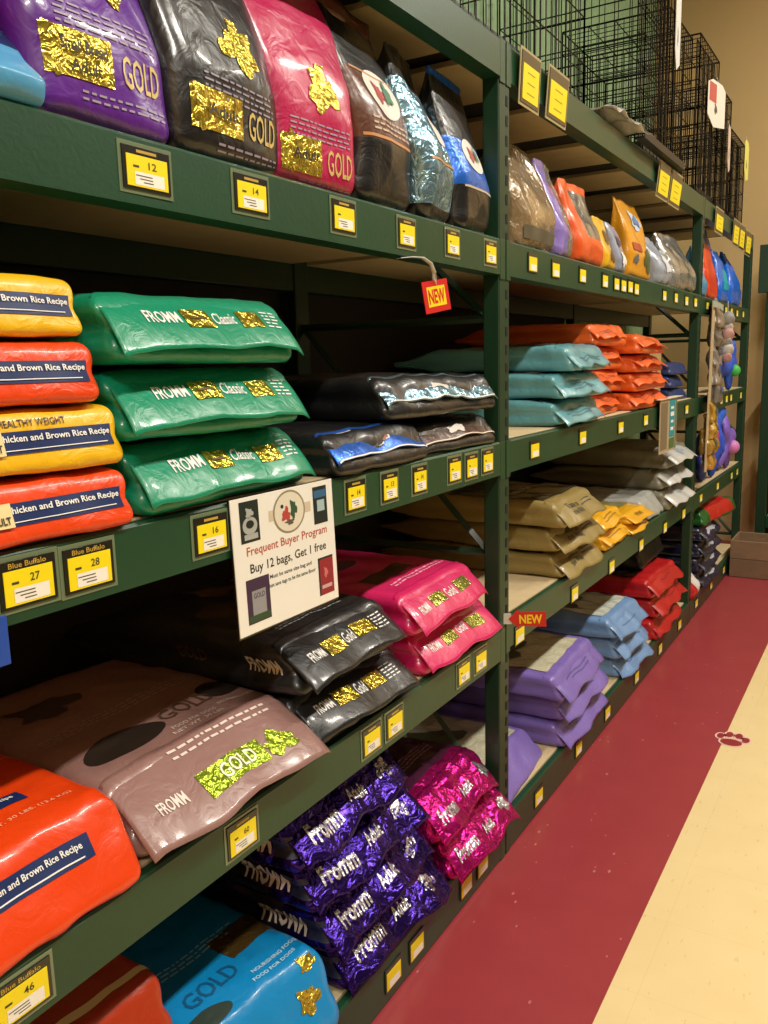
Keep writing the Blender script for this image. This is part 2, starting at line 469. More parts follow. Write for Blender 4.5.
for i in range(3):
    y0, y1 = FR[i]+PW, FR[i+1]
    for lv, z in LEVELS[i].items():
        r = empty('rack_shelf', (0, y0, z), 0, '%s, %s' % (SNAME[lv], BAYN[i]), 'shelf', 'green rack shelves')
        w = y1-y0; h = BH if lv != 'D' else .12
        mb = MB()
        # stepped beam: outer face, ledge behind it
        prof = [(0, -h), (0, -.006), (-.004, -.001), (-.02, -.001), (-.024, -.012), (-.05, -.012), (-.05, -h)]
        n = len(prof); vs = [(x, yy, zz) for yy in (.0006, w-.0006) for x, zz in prof]
        mb.add(vs, [(k, k+n, (k+1) % n+n, (k+1) % n) for k in range(n)]+[tuple(range(n)), tuple(range(2*n-1, n-1, -1))], GREEN)
        # end plates that hook over the posts
        e0 = .034 if i > 0 else .04
        for a, b in ((-.028, .0006), (w-.0006, w+.034)):
            mb.box(-.0028, .0005, a, b, -h-.012, -.001, GREEN, .001)
        mb.build('front_beam', r)
        mb = MB(); mb.box(-DEPTH, -DEPTH+.045, .0006, w-.0006, -BH, -.012, GREEN_D, .003); mb.build('rear_beam', r)
        mb = MB()
        if lv == 'T':
            k = 0; yy = .02
            while yy < w-.1:
                ww = min(.36, w-.02-yy); mb.box(-.024, -DEPTH+.01, yy, yy+ww, -.012, .004, BOARD, .002); yy += .55
        else:
            mb.box(-.0245, -DEPTH+.005, .002, w-.002, -.012, .001, BOARD, .0015)
        mb.build('deck', r)
        if lv == 'T':  # added dark sheet: darkens the board gaps and stops light leaking through
            mb = MB(); mb.box(-.05, -DEPTH+.01, .02, w-.02, .0045, .006, mat('#1a1814', .7)); mb.build('gap_shade_sheet', r)
for i in range(2):  # dark boards added behind the shelves to keep the bay interiors dark
    r = empty('shade_panel', (-DEPTH-.012, FR[i]+PW, 0), 0, 'added dark board shading the back of the %s shelving bay' % ('first' if i == 0 else 'second'), 'shade panel')
    mb = MB(); mb.box(0, .006, .004, FR[i+1]-FR[i]-PW-.004, 0, 2.2, mat('#2a241d', .8, 0, .1, 20)); mb.build('panel', r)

# second rack, standing against the end wall
r = empty('rear_rack', (0, 6.92, 0), 0, 'dark green rack standing against the beige end wall, to the right of the wooden crates', 'shelving rack')
for x in (.066, 1.9):
    for yy in (0, .35):
        mb = MB(); mb.box(x, x+.07, yy, yy+.05, 0, 2.28, GREEN_D, .004); mb.build('post', r)
mb = MB(); mb.box(.01, 1.98, -.022, -.0005, 1.95, 2.29, mat('#1c3a2c', .5), .003); mb.build('header_panel', r)
for z, hh in ((1.36, .09), (.70, .105), (.3, .09)):
    mb = MB(); mb.box(.137, 1.899, 0, .04, z-hh, z, GREEN, .004); mb.build('beam', r)
    mb = MB(); mb.box(.137, 1.899, .041, .4, z-.03, z-.008, BOARD, .002); mb.build('deck', r)

# ------------------------------------------------------------ price labels
YEL = ink('#f2dc12', .4); HOLD = mat('#15150f', .3, 0, 0, 30, .4); HEDGE = mat('#6b7a5c', .25, 0, 0, 30, .5); CARD_W = ink('#f3efe6', .45); GOLDT = ink('#b9973a', .5); INKG = ink('#3c3a22', .6)
def price_label(y, z, w, h, label, hdr=None, num=None, lvl=2, group=None, x=.0004, tilt=0., head=True, seed=0, name='price_label'):
    r = empty(name, (x, y, z), PI/2+math.radians((seed % 5-2)*.25), label, 'price label', group)
    if tilt: r.rotation_euler[0] = math.radians(tilt)
    # local: x along the beam, -y out to the aisle, z up
    hd = h*.2 if head else h*.07; bd = w*.07
    fm = lambda a, b, d: (lambda px, pz: Vector((px, -d, pz)))
    mb = MB()
    if lvl >= 2: mb.box(-w/2-.006, w/2+.006, -.001, 0, -h/2-.006, h/2+.006, HEDGE, .0004)
    mb.box(-w/2, w/2, -.003, -.0005, -h/2, h/2, HOLD, .0004)
    f0 = lambda px, pz: Vector((px, -.003, pz))
    if head and lvl >= 2:
        if hdr: print_item(mb, ('text', hdr, 0, h/2-hd*.5, w*.66, hd*.58, GOLDT), f0, .0004, 9)
        else: print_item(mb, ('rect', 0, h/2-hd*.5, w*.42, hd*.34, GOLDT), f0, .0004, 9)
    mb.build('holder', r)
    mb = MB(); t, bt = h/2-hd, -h/2+h*.07
    mb.box(-w/2+bd, w/2-bd, -.0042, -.0031, bt, t, YEL, .0002)
    f1 = lambda px, pz: Vector((px, -.0042, pz)); cw = w-2*bd; chh = t-bt; cz = (t+bt)/2
    print_item(mb, ('rect', cw*.04, bt+chh*.27, cw*.72, chh*.42, CARD_W), f1, .0003, 9)
    if lvl >= 2:
        if num: print_item(mb, ('text', num, cw*.12, t-chh*.28, cw*.2, chh*.24, INKG), f1, .0004, 9)
        print_item(mb, ('rect', -cw*.28, t-chh*.36, cw*.14, chh*.07, INKG), f1, .0004, 9)
        for q in range(3): print_item(mb, ('rect', -cw*.1+cw*.05*q, bt+chh*(.36-.1*q), cw*(.4-.08*q), chh*.03, INKG), f1, .0006, 9)
    mb.build('price_card', r)
    return r
PL = []
def row(lv, bay, ys, w, h, labels, z=None, lvl=1, nums=None, hdrs=None, ws=None, head=True):
    zz = z if z is not None else LEVELS[bay][lv]-BH/2+.002
    G = 'yellow price labels on the green shelf beams'
    for k, y in enumerate(ys):
        price_label(y, zz+.0015*math.sin(y*40), (ws[k] if ws else w), h, labels[k], (hdrs or {}).get(k), (nums or {}).get(k), lvl, G, seed=k, head=head)
row('A', 0, [.927, 1.159, 1.436, 1.684, 1.909, 2.132], .078, .058,
    ['yellow price label on the beam under the purple upright bag', 'yellow price label on the beam under the big black upright bag', 'yellow price label on the beam under the magenta upright bag',
     'yellow price label on the beam under the brown and black upright bag', 'yellow price label on the beam under the silver-blue upright bag', 'yellow price label on the upper beam just left of the slotted post'],
    lvl=2, nums={0: '12', 1: '14'}, ws=[.09, .085, .08, .075, .072, .07])
row('A', 1, [2.432, 2.627, 2.891, 3.148, 3.295, 3.391, 3.487, 3.581, 4.062, 4.295, 4.529, 4.747], .07, .055,
    ['yellow price label under the large clear bag, nearest the slotted post', 'yellow price label under the lavender-edged upright bag', 'yellow price label under the orange upright bag', 'yellow price label alone just left of the tight row of four',
     'first of four price labels set edge to edge on the upper beam', 'second of four price labels set edge to edge on the upper beam', 'third of four price labels set edge to edge on the upper beam', 'last of four price labels set edge to edge on the upper beam',
     'yellow price label just right of the yellow-orange upright bag', 'yellow price label under the left part of the silver bags', 'yellow price label under the right part of the silver bags', 'last yellow price label on the upper beam before the second bay ends'])
row('A', 2, [5.07, 5.653, 5.854, 6.071, 6.321], .07, .05, ['yellow price label at the top of the hanging treat strip', 'yellow price label under the red and orange upright pouch', 'yellow price label under the first blue upright pouch', 'yellow price label between the two blue upright pouches, on the beam', 'last yellow price label at the far right of the upper beam'])
row('B', 0, [.672, .769, 1.015, 1.449, 1.587, 1.724, 1.907, 2.007, 2.108], .08, .062,
    ['large price label with dark header, at the left edge under the yellow and orange bags', 'large price label with dark header, second from the left under the yellow and orange bags', 'yellow price label left of the white program sign', 'first yellow price label right of the white program sign',
     'second yellow price label right of the white program sign', 'third yellow price label right of the white program sign', 'left one of three price labels close together beside the slotted post', 'middle one of three price labels close together beside the slotted post', 'right one of three price labels close together beside the slotted post'],
    lvl=2, nums={0: '27', 1: '28', 2: '16', 3: '14', 4: '13', 5: '14'}, hdrs={0: 'Blue Buffalo', 1: 'Blue Buffalo'}, ws=[.084, .084, .078, .072, .068, .066, .07, .07, .07])
row('B', 1, [2.457, 2.919, 3.397, 3.788, 4.625], .075, .056, ['yellow price label under the teal bags, nearest the slotted post', 'yellow price label under the right end of the teal bags', 'yellow price label under the left column of orange bags', 'yellow price label under the right column of orange bags', 'yellow price label on the middle beam right of the hanging teal card'])
row('B', 2, [5.63, 5.813, 5.98, 6.38], .07, .055, ['left of three small price labels on the far middle beam', 'middle of three small price labels on the far middle beam', 'right of three small price labels on the far middle beam', 'tall yellow price label at the end of the far middle beam'])
row('C', 0, [.602, 1.049, 1.484, 1.584, 1.949, 2.057], .075, .062,
    ['large price label under the front of the orange bag at lower left', 'yellow price label under the mauve bag', 'left of two price labels under the black bags', 'right of two price labels under the black bags', 'left of two price labels under the pink bags', 'right of two price labels under the pink bags'],
    lvl=2, nums={0: '46', 1: '60'}, hdrs={0: 'Blue Buffalo'}, ws=[.09, .08, .075, .075, .075, .075])
row('C', 1, [2.34, 2.856, 3.313, 3.77, 4.224, 4.644], .075, .06, ['small white price label below the red arrow sign', 'yellow price label under the tan bags', 'yellow price label under the yellow bags', 'yellow price label under the silver bag', 'yellow price label under the stack of grey bags', 'last yellow price label before the second bay ends, right of the grey bags'], z=.682)
row('C', 2, [5.1, 5.63, 6.147, 6.38], .075, .055, ['price label below the bottom of the hanging treat strip', 'price label under the middle of the plush dog toys', 'price label under the right side of the plush dog toys', 'last price label at the far end of the lower beam'])
YEL_D = YEL
row('D', 0, [1.55, 1.666, 1.953, 2.063], .075, .062, ['left of two price labels low down beneath the purple bags', 'right of two price labels low down beneath the purple bags', 'left of two price labels low down beneath the dark pink bags', 'right of two price labels low down beneath the dark pink bags'], z=.066)
row('D', 1, [2.513, 2.929, 3.3, 3.756, 4.204, 4.645], .075, .06, ['price label near the floor under the lavender bags, left one', 'price label near the floor under the lavender bags, right one', 'price label near the floor between the lavender and light blue bags', 'price label near the floor under the light blue bags', 'price label near the floor under the left part of the red bags', 'price label near the floor under the right part of the red bags'], z=.066)
row('D', 2, [5.09, 5.55, 6.0], .075, .055, ['price label near the floor under the white and red package', 'price label near the floor under the navy bags', 'last price label near the floor beside the wooden crates'], z=.07)
# larger tags hanging from the top beam
for y, w, h, z, lab, tl in ((2.378, .135, .13, 2.262, 'large yellow tag on the top beam, left of the pair above the clear bag', 6), (2.60, .16, .13, 2.272, 'large yellow tag on the top beam, right of the pair above the clear bag', 9),
                        (3.94, .19, .13, 2.25, 'yellow tag on the top beam above the yellow-orange bag, left of its pair', 12), (4.17, .2, .13, 2.25, 'yellow tag on the top beam above the yellow-orange bag, right of its pair', 14),
                        (5.264, .22, .12, 2.25, 'yellow tag alone on the top beam of the third bay', 4), (5.83, .19, .14, 2.25, 'yellow tag on the far top beam, left of the last three', 6), (6.06, .19, .14, 2.25, 'yellow tag on the far top beam, middle of the last three', 6), (6.33, .2, .14, 2.24, 'yellow tag at the far end of the top beam', 6)):
    r = empty('shelf_tag', (.012, y, z), PI/2, lab, 'shelf tag', 'large yellow tags on the top beam'); r.rotation_euler[0] = math.radians(tl*.5)
    mb = MB(); mb.box(-w/2-.008, w/2+.008, -.001, 0.001, -h/2-.008, h/2+.008, mat('#a79a72', .4)); mb.box(-w/2, w/2, -.003, -.001, -h/2, h/2, HOLD); mb.build('holder', r)
    mb = MB(); mb.box(-w/2+.01, w/2-.01, -.0042, -.0031, -h/2+.01, h/2-.03, YEL)
    for q in range(3): print_item(mb, ('rect', 0, h*.12-q*.026, w*.42, .0035, ink('#a8981c')), lambda a, b: Vector((a, -.0042, b)), .0004, 9)
    mb.build('price_card', r)

# ------------------------------------------------------------------- signs
r = empty('program_sign', (.008, 1.208, 1.165), PI/2, 'white Frequent Buyer Program sign clipped to the green beam above the black bags', 'sign')
r.rotation_euler[0] = math.radians(-2.0)
sw, sh = .298, .238
mb = MB(); mb.box(-sw/2, sw/2, -.002, 0, -sh/2, sh/2, mat('#ece9e2', .3, 0, 0, 30, .5), .0005)
F = lambda u, v: Vector((u, -.002, v))
def su(u, v): return ((u-.5)*sw, (.5-v)*sh)
def pr(it, e=.0004): print_item(mb, it, F, e, 9)
def rct(u0, u1, v0, v1, c, e=.0004):
    (a, b), (c2, d) = su(u0, v0), su(u1, v1); pr(('rect', (a+c2)/2, (b+d)/2, c2-a, b-d, c), e)
def txt(s_, u0, u1, v, hv, c, e=.0004):
    a, b = su((u0+u1)/2, v); pr(('text', s_, a, b, (u1-u0)*sw, hv*sh, c, {'bold': .01}), e)
def ell(u, v, w, h, c, e=.0004, k='ell', sd=1):
    a, b = su(u, v); pr((k, a, b, w*sw, h*sh, c, {'seed': sd}), e)
DK = ink('#12201f'); SIL = ink('#a3a6a2'); TN = ink('#c9bda4'); RD = ink('#b0403c'); DG = ink('#2d5137'); TXR = ink('#b5523e')
rct(.07, .24, .03, .33, DK); ell(.155, .12, .08, .09, SIL, .0006, 'blob', 3); ell(.155, .21, .13, .13, SIL, .0006); ell(.155, .2, .07, .06, DK, .0008); rct(.1, .22, .27, .31, SIL, .0006)
rct(.78, .93, .04, .34, DK); rct(.79, .92, .07, .13, ink('#2c5f86'), .0006); rct(.82, .9, .15, .24, ink('#9fb6bb'), .0006)
rct(.33, .75, .14, .22, TN, .0004); ell(.53, .18, .32, .33, ink('#8e826b'), .0005); ell(.53, .18, .29, .3, ink('#d9d2c0'), .0006)
ell(.495, .2, .1, .13, RD, .0008, 'blob', 5); ell(.57, .17, .08, .17, DG, .0009, 'blob', 8); ell(.53, .26, .1, .05, ink('#5a5148'), .001, 'blob', 2); ell(.46, .13, .03, .03, DK, .0008)
txt('Frequent Buyer Program', .11, .91, .405, .085, TXR); txt('Buy 12 bags, Get 1 free', .13, .89, .535, .09, ink('#1d1c22'))
txt('Must be same size bag and', .3, .72, .635, .04, ink('#33323a')); txt('Must save tags to be the same flavor', .27, .76, .7, .04, ink('#33323a'))
rct(.08, .29, .6, .93, ink('#3a2340')); rct(.09, .28, .87, .92, ink('#2c4a2c'), .0006); rct(.125, .25, .69, .87, ink('#8f8e93'), .0006); txt('GOLD', .14, .24, .73, .04, ink('#3a2340'), .0008)
rct(.79, .955, .62, .93, ink('#8f1f2b')); ell(.87, .75, .05, .1, ink('#c86a6a'), .0006, 'blob', 4); rct(.82, .93, .85, .88, ink('#c9a0a0'), .0006)
rct(.79, .955, .62, .635, DK, .0006); rct(.79, .805, .62, .93, DK, .0006)
mb.build('printed_sheet', r)
mb = MB(); mb.box(-sw/2-.001, sw/2+.001, .0005, .0035, -sh/2-.004, sh/2, HOLD); mb.build('backing', r)

REDS = ink('#c8201c', .4); YNEW = ink('#f2d21a', .4)
r = empty('new_sign', (.035, 1.755, 1.65), PI/2, 'red card reading NEW hanging from a curled white strip under the upper shelf', 'sign', 'red NEW signs')
r.rotation_euler = (math.radians(-4), math.radians(-9), math.radians(82))
mb = MB(); mb.box(-.049, .049, -.0015, 0, -.035, .035, REDS); f = lambda a, b: Vector((a, -.0015, b))
print_item(mb, ('rect', 0, 0, .07, .044, YNEW), f, .0004, 9); print_item(mb, ('text', 'NEW', 0, 0, .062, .032, REDS, {'bold': .03}), f, .0007, 9); mb.build('card', r)
mb = MB(); pts = [(-.1, .01, .092), (-.075, -.005, .09), (-.045, -.012, .085), (-.018, -.012, .07), (-.002, -.006, .05), (.003, .0015, .025)]
for a, b in zip(pts, pts[1:]):
    A = Vector(a); B = Vector(b); mb.add([A+Vector((0, -.006, 0)), B+Vector((0, -.006, 0)), B+Vector((0, .006, 0)), A+Vector((0, .006, 0)), A+Vector((0, -.006, .0015)), B+Vector((0, -.006, .0015)), B+Vector((0, .006, .0015)), A+Vector((0, .006, .0015))],
        [(0, 1, 2, 3), (7, 6, 5, 4), (0, 4, 5, 1), (2, 6, 7, 3)], mat('#dcdcd8', .3, 0, 0, 30, .5), True)
mb.build('strip', r)
r = empty('new_sign', (.062, 2.25, .762), 0, 'red arrow-shaped card reading NEW at the foot of the tan bags by the slotted post', 'sign', 'red NEW signs')
r.rotation_euler = (0, math.radians(-3), math.radians(20))
mb = MB(); w, h = .108, .042
P = [(-w/2, 0), (-w/2+.03, -h/2-.01), (-w/2+.03, -h/2), (w/2, -h/2-.004), (w/2, h/2), (-w/2+.03, h/2), (-w/2+.03, h/2+.01)]
n = len(P); vs = [(a, 0, b) for a, b in P]+[(a, .002, b) for a, b in P]
mb.add(vs, [tuple(range(n)), tuple(range(2*n-1, n-1, -1))]+[(k, k+n, (k+1) % n+n, (k+1) % n) for k in range(n)], REDS)
print_item(mb, ('text', 'NEW', .01, -.001, .066, .027, YNEW, {'bold': .03}), lambda a, b: Vector((a, 0, b)), .0005, 9); mb.build('card', r)
mb = MB(); mb.box(-w/2-.022, -w/2+.008, .0025, .005, -.016, .016, mat('#cfcac0', .4)); mb.build('bracket', r)

r = empty('blue_card', (.006, .618, 1.172), PI/2, 'blue card edge hanging below the beam at the left edge of the picture', 'card')
mb = MB(); mb.box(-.035, .014, -.003, 0, -.032, .032, ink('#1c49a8', .35), .001); mb.build('card', r)

# floor paw print sticker
r = empty('paw_sticker', (.47, 3.40, .0005), 0, 'small red paw print sticker on the floor where red tiles meet cream', 'floor sticker')
mb = MB(); PK = ink('#eec0b4', .4); PR = ink('#8e2a30', .4); f = lambda a, b: Vector((a, b, 0))
spots = [(a*.62, b*.85, w*.62, h*.85) for a, b, w, h in [(0, -.02, .13, .075), (-.075, .035, .045, .06), (-.027, .065, .045, .062), (.03, .065, .045, .062), (.078, .032, .045, .06)]]
for a, b, w, h in spots: print_item(mb, ('ell', a, b, w+.014, h+.014, PK), f, .0006, 9)
for a, b, w, h in spots: print_item(mb, ('ell', a, b, w, h, PR), f, .0012, 9)
mb.build('print', r)
# -------------------------------------------------------------- wire crates
WIRE = mat('#17171a', .35, .6); TRAY = mat('#101012', .45, 0, .1, 30)
def wire_panel(o, u, v, wu, wv, su_, sv_, r=.0021):
    """grid of wires spanned by vectors u (length wu) and v (length wv)"""
    mb = MB(); o, u, v = Vector(o), Vector(u), Vector(v)
    n = max(1, round(wu/su_)); k = max(1, round(wv/sv_))
    for i in range(n+1): mb.bar(o+u*(wu*i/n), o+u*(wu*i/n)+v*wv, r*(1.7 if i in (0, n) else 1), WIRE)
    for j in range(k+1): mb.bar(o+v*(wv*j/k), o+v*(wv*j/k)+u*wu, r*(2.1 if j in (0, k) else 1.4), WIRE)
    return mb
def crate(y0, y1, x0, D, H, label, sv=.045, sh_=.14, tray=True, fold=0, z=ZT+.006):
    r = empty('wire_crate', (x0, y0, z), 0, label, 'wire crate', 'black wire crates on top of the rack')
    W = y1-y0
    X, Y, Z = (-1, 0, 0), (0, 1, 0), (0, 0, 1)
    wire_panel((0, 0, .0), Y, Z, W, H, sv, sh_).build('front_panel', r)
    wire_panel((-D, 0, .0), Y, Z, W, H, sv, sh_).build('rear_panel', r)
    wire_panel((0, 0, 0), X, Z, D, H, sv, sh_).build('side_panel', r)
    wire_panel((0, W, 0), X, Z, D, H, sv, sh_).build('side_panel', r)
    wire_panel((0, 0, H), Y, X, W, D, .06, .12).build('roof_panel', r)
    if tray:
        mb = MB(); mb.box(-D+.01, -.008, .008, W-.008, .002, .006, TRAY)
        for a in ((-D+.01, -D+.014, .008, W-.008), (-.012, -.008, .008, W-.008), (-D+.01, -.008, .008, .012), (-D+.01, -.008, W-.012, W-.008)):
            mb.box(a[0], a[1], a[2], a[3], .002, .03, TRAY)
        mb.build('tray', r)
    for q in range(fold):      # folded divider panels stood inside
        wire_panel((-.02-.015*q, .02, .03), Y, Z, W-.04, H-.05, .03, .1).build('divider_panel', r)
    # door latch
    mb = MB(); mb.tube([(.004, W*.7, H*.55), (.012, W*.7+.03, H*.55), (.012, W*.7+.09, H*.55), (.004, W*.7+.12, H*.55)], .003, WIRE, 6); mb.build('latch', r)
    return r
crate(.62, 1.72, -.03, .62, .84, 'long black wire crate nearest the camera on the top shelf, mostly above the view', .05, .15)
crate(1.76, 2.97, -.03, .62, .84, 'long black wire crate on the top shelf over the slotted post, green wall behind it', .045, .13)
crate(3.66, 4.14, -.01, .62, 1.0, 'tall black wire crate rising out of view, with a white strip on its corner', .06, .15, fold=2)
crate(4.2, 4.66, -.04, .5, .7, 'black wire crate hidden between the tall crate and the one with the white tag', .04, .1)
crate(4.7, 5.2, -.01, .62, .735, 'black wire crate with the large white and red hang tag', .04, .1, fold=1)
crate(5.24, 5.62, -.01, .6, .63, 'small black wire crate with the pale pink hang tag', .035, .09, fold=1)
crate(5.66, 6.16, -.01, .6, .49, 'lowest black wire crate at the far end, with the yellow hang tag', .035, .09, fold=1)
def hang_tag(y, z, w, h, c, label, band=None, x=.022, rot=0, tilt=0):
    r = empty('hang_tag', (x, y, z), PI/2+math.radians(rot), label, 'hang tag', 'paper tags on the wire crates'); r.rotation_euler[1] = math.radians(tilt)
    mb = MB(); a, b = w/2, h/2
    P = [(-a, -b*.55), (-a*.3, -b), (a, -b*.8), (a, b*.8), (a*.6, b), (-a*.5, b), (-a, b*.8)]; n = len(P)
    mb.add([(p, 0, q) for p, q in P]+[(p, .0015, q) for p, q in P], [tuple(range(n)), tuple(range(2*n-1, n-1, -1))]+[(k, k+n, (k+1) % n+n, (k+1) % n) for k in range(n)], ink(c, .5))
    f = lambda p, q: Vector((p, 0, q))
    if band: print_item(mb, ('rect', -a*.45, b*.45, w*.4, h*.4, ink(band)), f, .0006, 9)
    print_item(mb, ('blob', -a*.1, -b*.2, w*.2, h*.25, ink('#4b4440'), {'seed': 7}), f, .0006, 9)
    mb.build('card', r)
    mb = MB(); mb.bar((a*.2, .0, b*.95), (a*.2, .012, b+.03), .0015, ink('#d8d4cc')); mb.build('string', r)
hang_tag(5.0, 2.80, .27, .23, '#ddd6ca', 'large white hang tag with a red patch on a wire crate near the wall', '#b5504a', rot=-8)
hang_tag(5.42, 2.66, .2, .25, '#cbb7a8', 'pale pink hang tag below and right of the white and red one', None, rot=6, tilt=-6)
hang_tag(6.05, 2.71, .28, .24, '#dcd66a', 'yellow hang tag on the last and lowest wire crate', None, rot=4, tilt=-4)
hang_tag(4.08, 2.9, .09, .34, '#cfd0cc', 'long narrow white strip hanging on the corner of the tall wire crate', None)

# crumpled clear plastic sheet on the top beam
r = empty('plastic_sheet', (.02, 3.34, ZT+.012), PI/2, 'crumpled white plastic sheet on the top beam below the tall wire crate', 'plastic sheet')
mb = MB(); sheet(mb, lambda a, b: Vector((a, -.03+b*.9, .02+.018*ridged(Vector((a*9, b*9, 1)), 3)-.04*max(0, .05-b)*8+.01*math.sin(a*30))), -.26, .26, 0, .28, 26, 12, mat('#c9cbc6', .18, 0, .5, 40, .8), .0015)
mb.build('sheet', r)
r = empty('crate_pan', (.0, 3.87, ZT+.002), PI/2, 'black plastic pan sticking out over the top beam beside the white plastic sheet', 'pan')
mb = MB()
mb.box(-.4, .3, -.045, -.012, .0, .006, TRAY, .001); mb.box(-.4, .3, -.049, -.045, 0, .03, TRAY, .001); mb.build('pan', r)

# ------------------------------------------------------------ bags, bay one
YB, OB, NV = plastic('#e8b40c', .4), plastic('#e0430f', .36), ink('#15295c', .4)
CRM = ink('#e6d29b')
def kibble_prints(W, T, kind, sk=0.):
    """printed navy band and lettering on the end of a yellow or orange bag"""
    L = [('rect', W*.13, T*.5, W*.66, T*.36, NV), ('text', 'Chicken and Brown Rice Recipe', W*.24, T*.55, W*.42, T*.14, WHITE, {'layer': 1, 'bold': .02}),
         ('rect', W*.2, T*.38, W*.46, T*.015, WHITE, {'layer': 1})]
    if kind: L += [('rect', W*.0, T*.5, W*.1, T*.38, CRM, {'layer': 2}), ('text', 'ADULT', W*.0, T*.42, W*.08, T*.12, ink('#3a3020'), {'layer': 3, 'bold': .03})]
    if kind == 1: L += [('text', 'HEALTHY WEIGHT', W*.17, T*.8, W*.24, T*.1, ink('#2e2a14'))]
    return L
B = LEVELS[0]['B']+.001; A = LEVELS[0]['A']+.001; C = LEVELS[0]['C']+.001; D = LEVELS[0]['D']+.001
G = 'yellow and orange bags stacked at the left edge'
st = [(.85, 'bottom orange bag of the mixed yellow and orange stack', OB, 2), (.856, 'lower yellow bag of the mixed stack, marked HEALTHY WEIGHT', YB, 1), (.83, 'upper orange bag of the mixed stack, between two yellow bags', OB, 0), (.83, 'topmost yellow bag of the mixed yellow and orange stack', YB, 0)]
z = B
for k, (y1, lab, m, kd) in enumerate(st):
    T = .0875; W = .43
    lying_bag(lab, y1-W, y1, z, T, .66, .012-.012*k, m, 11+k, yaw=(-1.5, 1.2, -.5, 2)[k], group=G, end=kibble_prints(W, T, kd if k else 2), slant=.022, bulge=.1, wr=.003, gusset=.006, r=.015)
    z += T+.001
G = 'green bags in one stack'
GB = plastic('#0c8a66', .35, .35, .25)
z = B
for k, lab in enumerate(['bottom bag of the bright green stack on the middle shelf', 'middle bag of the bright green stack on the middle shelf', 'topmost bag of the bright green stack on the middle shelf']):
    W, T = .435, .112; dy = (.02, .0, -.01)[k]
    pr_ = [('text', 'FROMM', -.105, .058, .07, .024, WHITE, {'bold': .02}), ('rect', -.03, .056, .062, .036, GOLDF), ('text', 'Classic', .035, .058, .058, .024, WHITE, {'shear': .3}), ('rect', .105, .056, .06, .034, GOLDF),
           ('rect', -.03, .056, .035, .004, ink('#5b4a18'), {'layer': 1})] + text_lines(.165, .075, .04, 5, .003, .008, WHITE, 0, k)
    lying_bag(lab, .86+dy, 1.29+dy, z, T, .68, .0, GB, 21+k, yaw=(1.5, -.8, 1)[k], group=G,
              flap=dict(mat=GB, drop=.08, out=.016, l0=.03, prints=pr_, wave=.003, wk=.99), slant=.045, bulge=.1, gusset=.014, wr=.0025)
    z += T+.0015
# dark bags on the right of the middle shelf
BK = plastic('#17181b', .38, .35, .3); BLUS = foil('#2a62c4', .3, .5, .3); LBF = foil('#8fb6cc', .22, .8, .9); BRS = plastic('#4b3026', .35, .3)
lying_bag('black bag with a blue and white strip along its front edge, beside the green stack', 1.37, 1.77, B, .088, .62, .015, BK, 31, yaw=2, slant=.04, wr=.005, wf=7,
          flap=dict(mat=BLUS, drop=.05, out=-.005, l0=.04, wave=.003, prints=[('rect', 0, .003, .39, .004, WHITE), ('rect', 0, .077, .39, .003, WHITE), ('blob', -.0, .045, .1, .05, ink('#cfd3d8'), {'seed': 3}), ('blob', .02, .045, .04, .03, ink('#8f5a4a'), {'seed': 4, 'layer': 1})]))
lying_bag('black bag with a brown and white front strip, under the light blue one', 1.775, 2.165, B, .078, .62, .0, BK, 32, yaw=-2, slant=.04, wr=.004,
          flap=dict(mat=BRS, drop=.045, out=-.004, l0=.04, prints=[('rect', 0, .003, .38, .004, ink('#d9c7b4')), ('rect', 0, .068, .38, .003, ink('#d9c7b4')), ('blob', 0, .038, .09, .05, ink('#d8cfc6'), {'seed': 5})]))
lying_bag('black bag with a shiny light blue strip, topmost near the slotted post', 1.63, 2.15, B+.095, .095, .6, .0, BK, 33, yaw=-4, slant=.04, wr=.006, wf=7,
          flap=dict(mat=LBF, drop=.055, out=-.002, l0=.04, prints=[('blob', 0, .05, .1, .045, ink('#d8cfc6'), {'seed': 5}), ('rect', 0, .004, .48, .003, WHITE)]))
lying_bag('plain dark bag lying far back behind the blue-striped black bag', 1.32, 1.6, B+.092, .08, .36, -.3, BK, 34, yaw=4, slant=.03, wr=.005, hi=False)

# upper shelf: upright bags
PU = plastic('#5b1f8c', .34, .3, .4); BB = plastic('#141416', .36, .35, .4); MG = plastic('#b3124f', .36, .35, .3)
GT = ink('#c9b068', .4)
def upright_prints(W, H, name, oy, by, seed=0, kind=0):
    P = [('rect', -W*.22, oy, W*.44, .062, GOLDF), ('blob', -W*.36, oy, W*.18, .075, GOLDF, {'seed': 3+seed}), ('text', name, -W*.2, oy+(.01 if kind else 0), W*.3, .018, ink('#241d10'), {'layer': 3, 'bold': .02}),
         ('text', 'GOLD', W*.22, oy-.002, W*.3, .045, GT, {'bold': .01}), ('blob', W*.05, by, W*.42, .085, GOLDF, {'seed': 5+seed}), ('rect', W*.05, by+.03, W*.1, .04, GOLDF)]
    if kind: P.append(('text', 'Adult', -W*.2, oy-.016, W*.2, .016, ink('#241d10'), {'layer': 3, 'bold': .02}))
    P += text_lines(0, by-.06, W*.7, 4, .003, .009, ink('#9a8fa3'), 0, seed) + text_lines(.02, oy-.045, W*.62, 2, .003, .009, ink('#9a8fa3'), 0, seed+4)
    return P
SB = dict(wr=.0065, wf=6, bulge=.2)
standing_bag('purple upright bag with gold print, first large bag at the upper left', .768, 1.008, A, .15, .455, -.012, PU, 41, yaw=0, lean=12, top=upright_prints(.24, .455, 'Small Breed', .085, .21, 0, 1), topw=1.0, **SB)
standing_bag('black upright bag with gold print, between the purple and the magenta bag', 1.015, 1.285, A, .15, .455, -.012, BB, 42, yaw=2, lean=8, top=upright_prints(.265, .455, 'Adult', .068, .18, 1), topw=1.0, **SB)
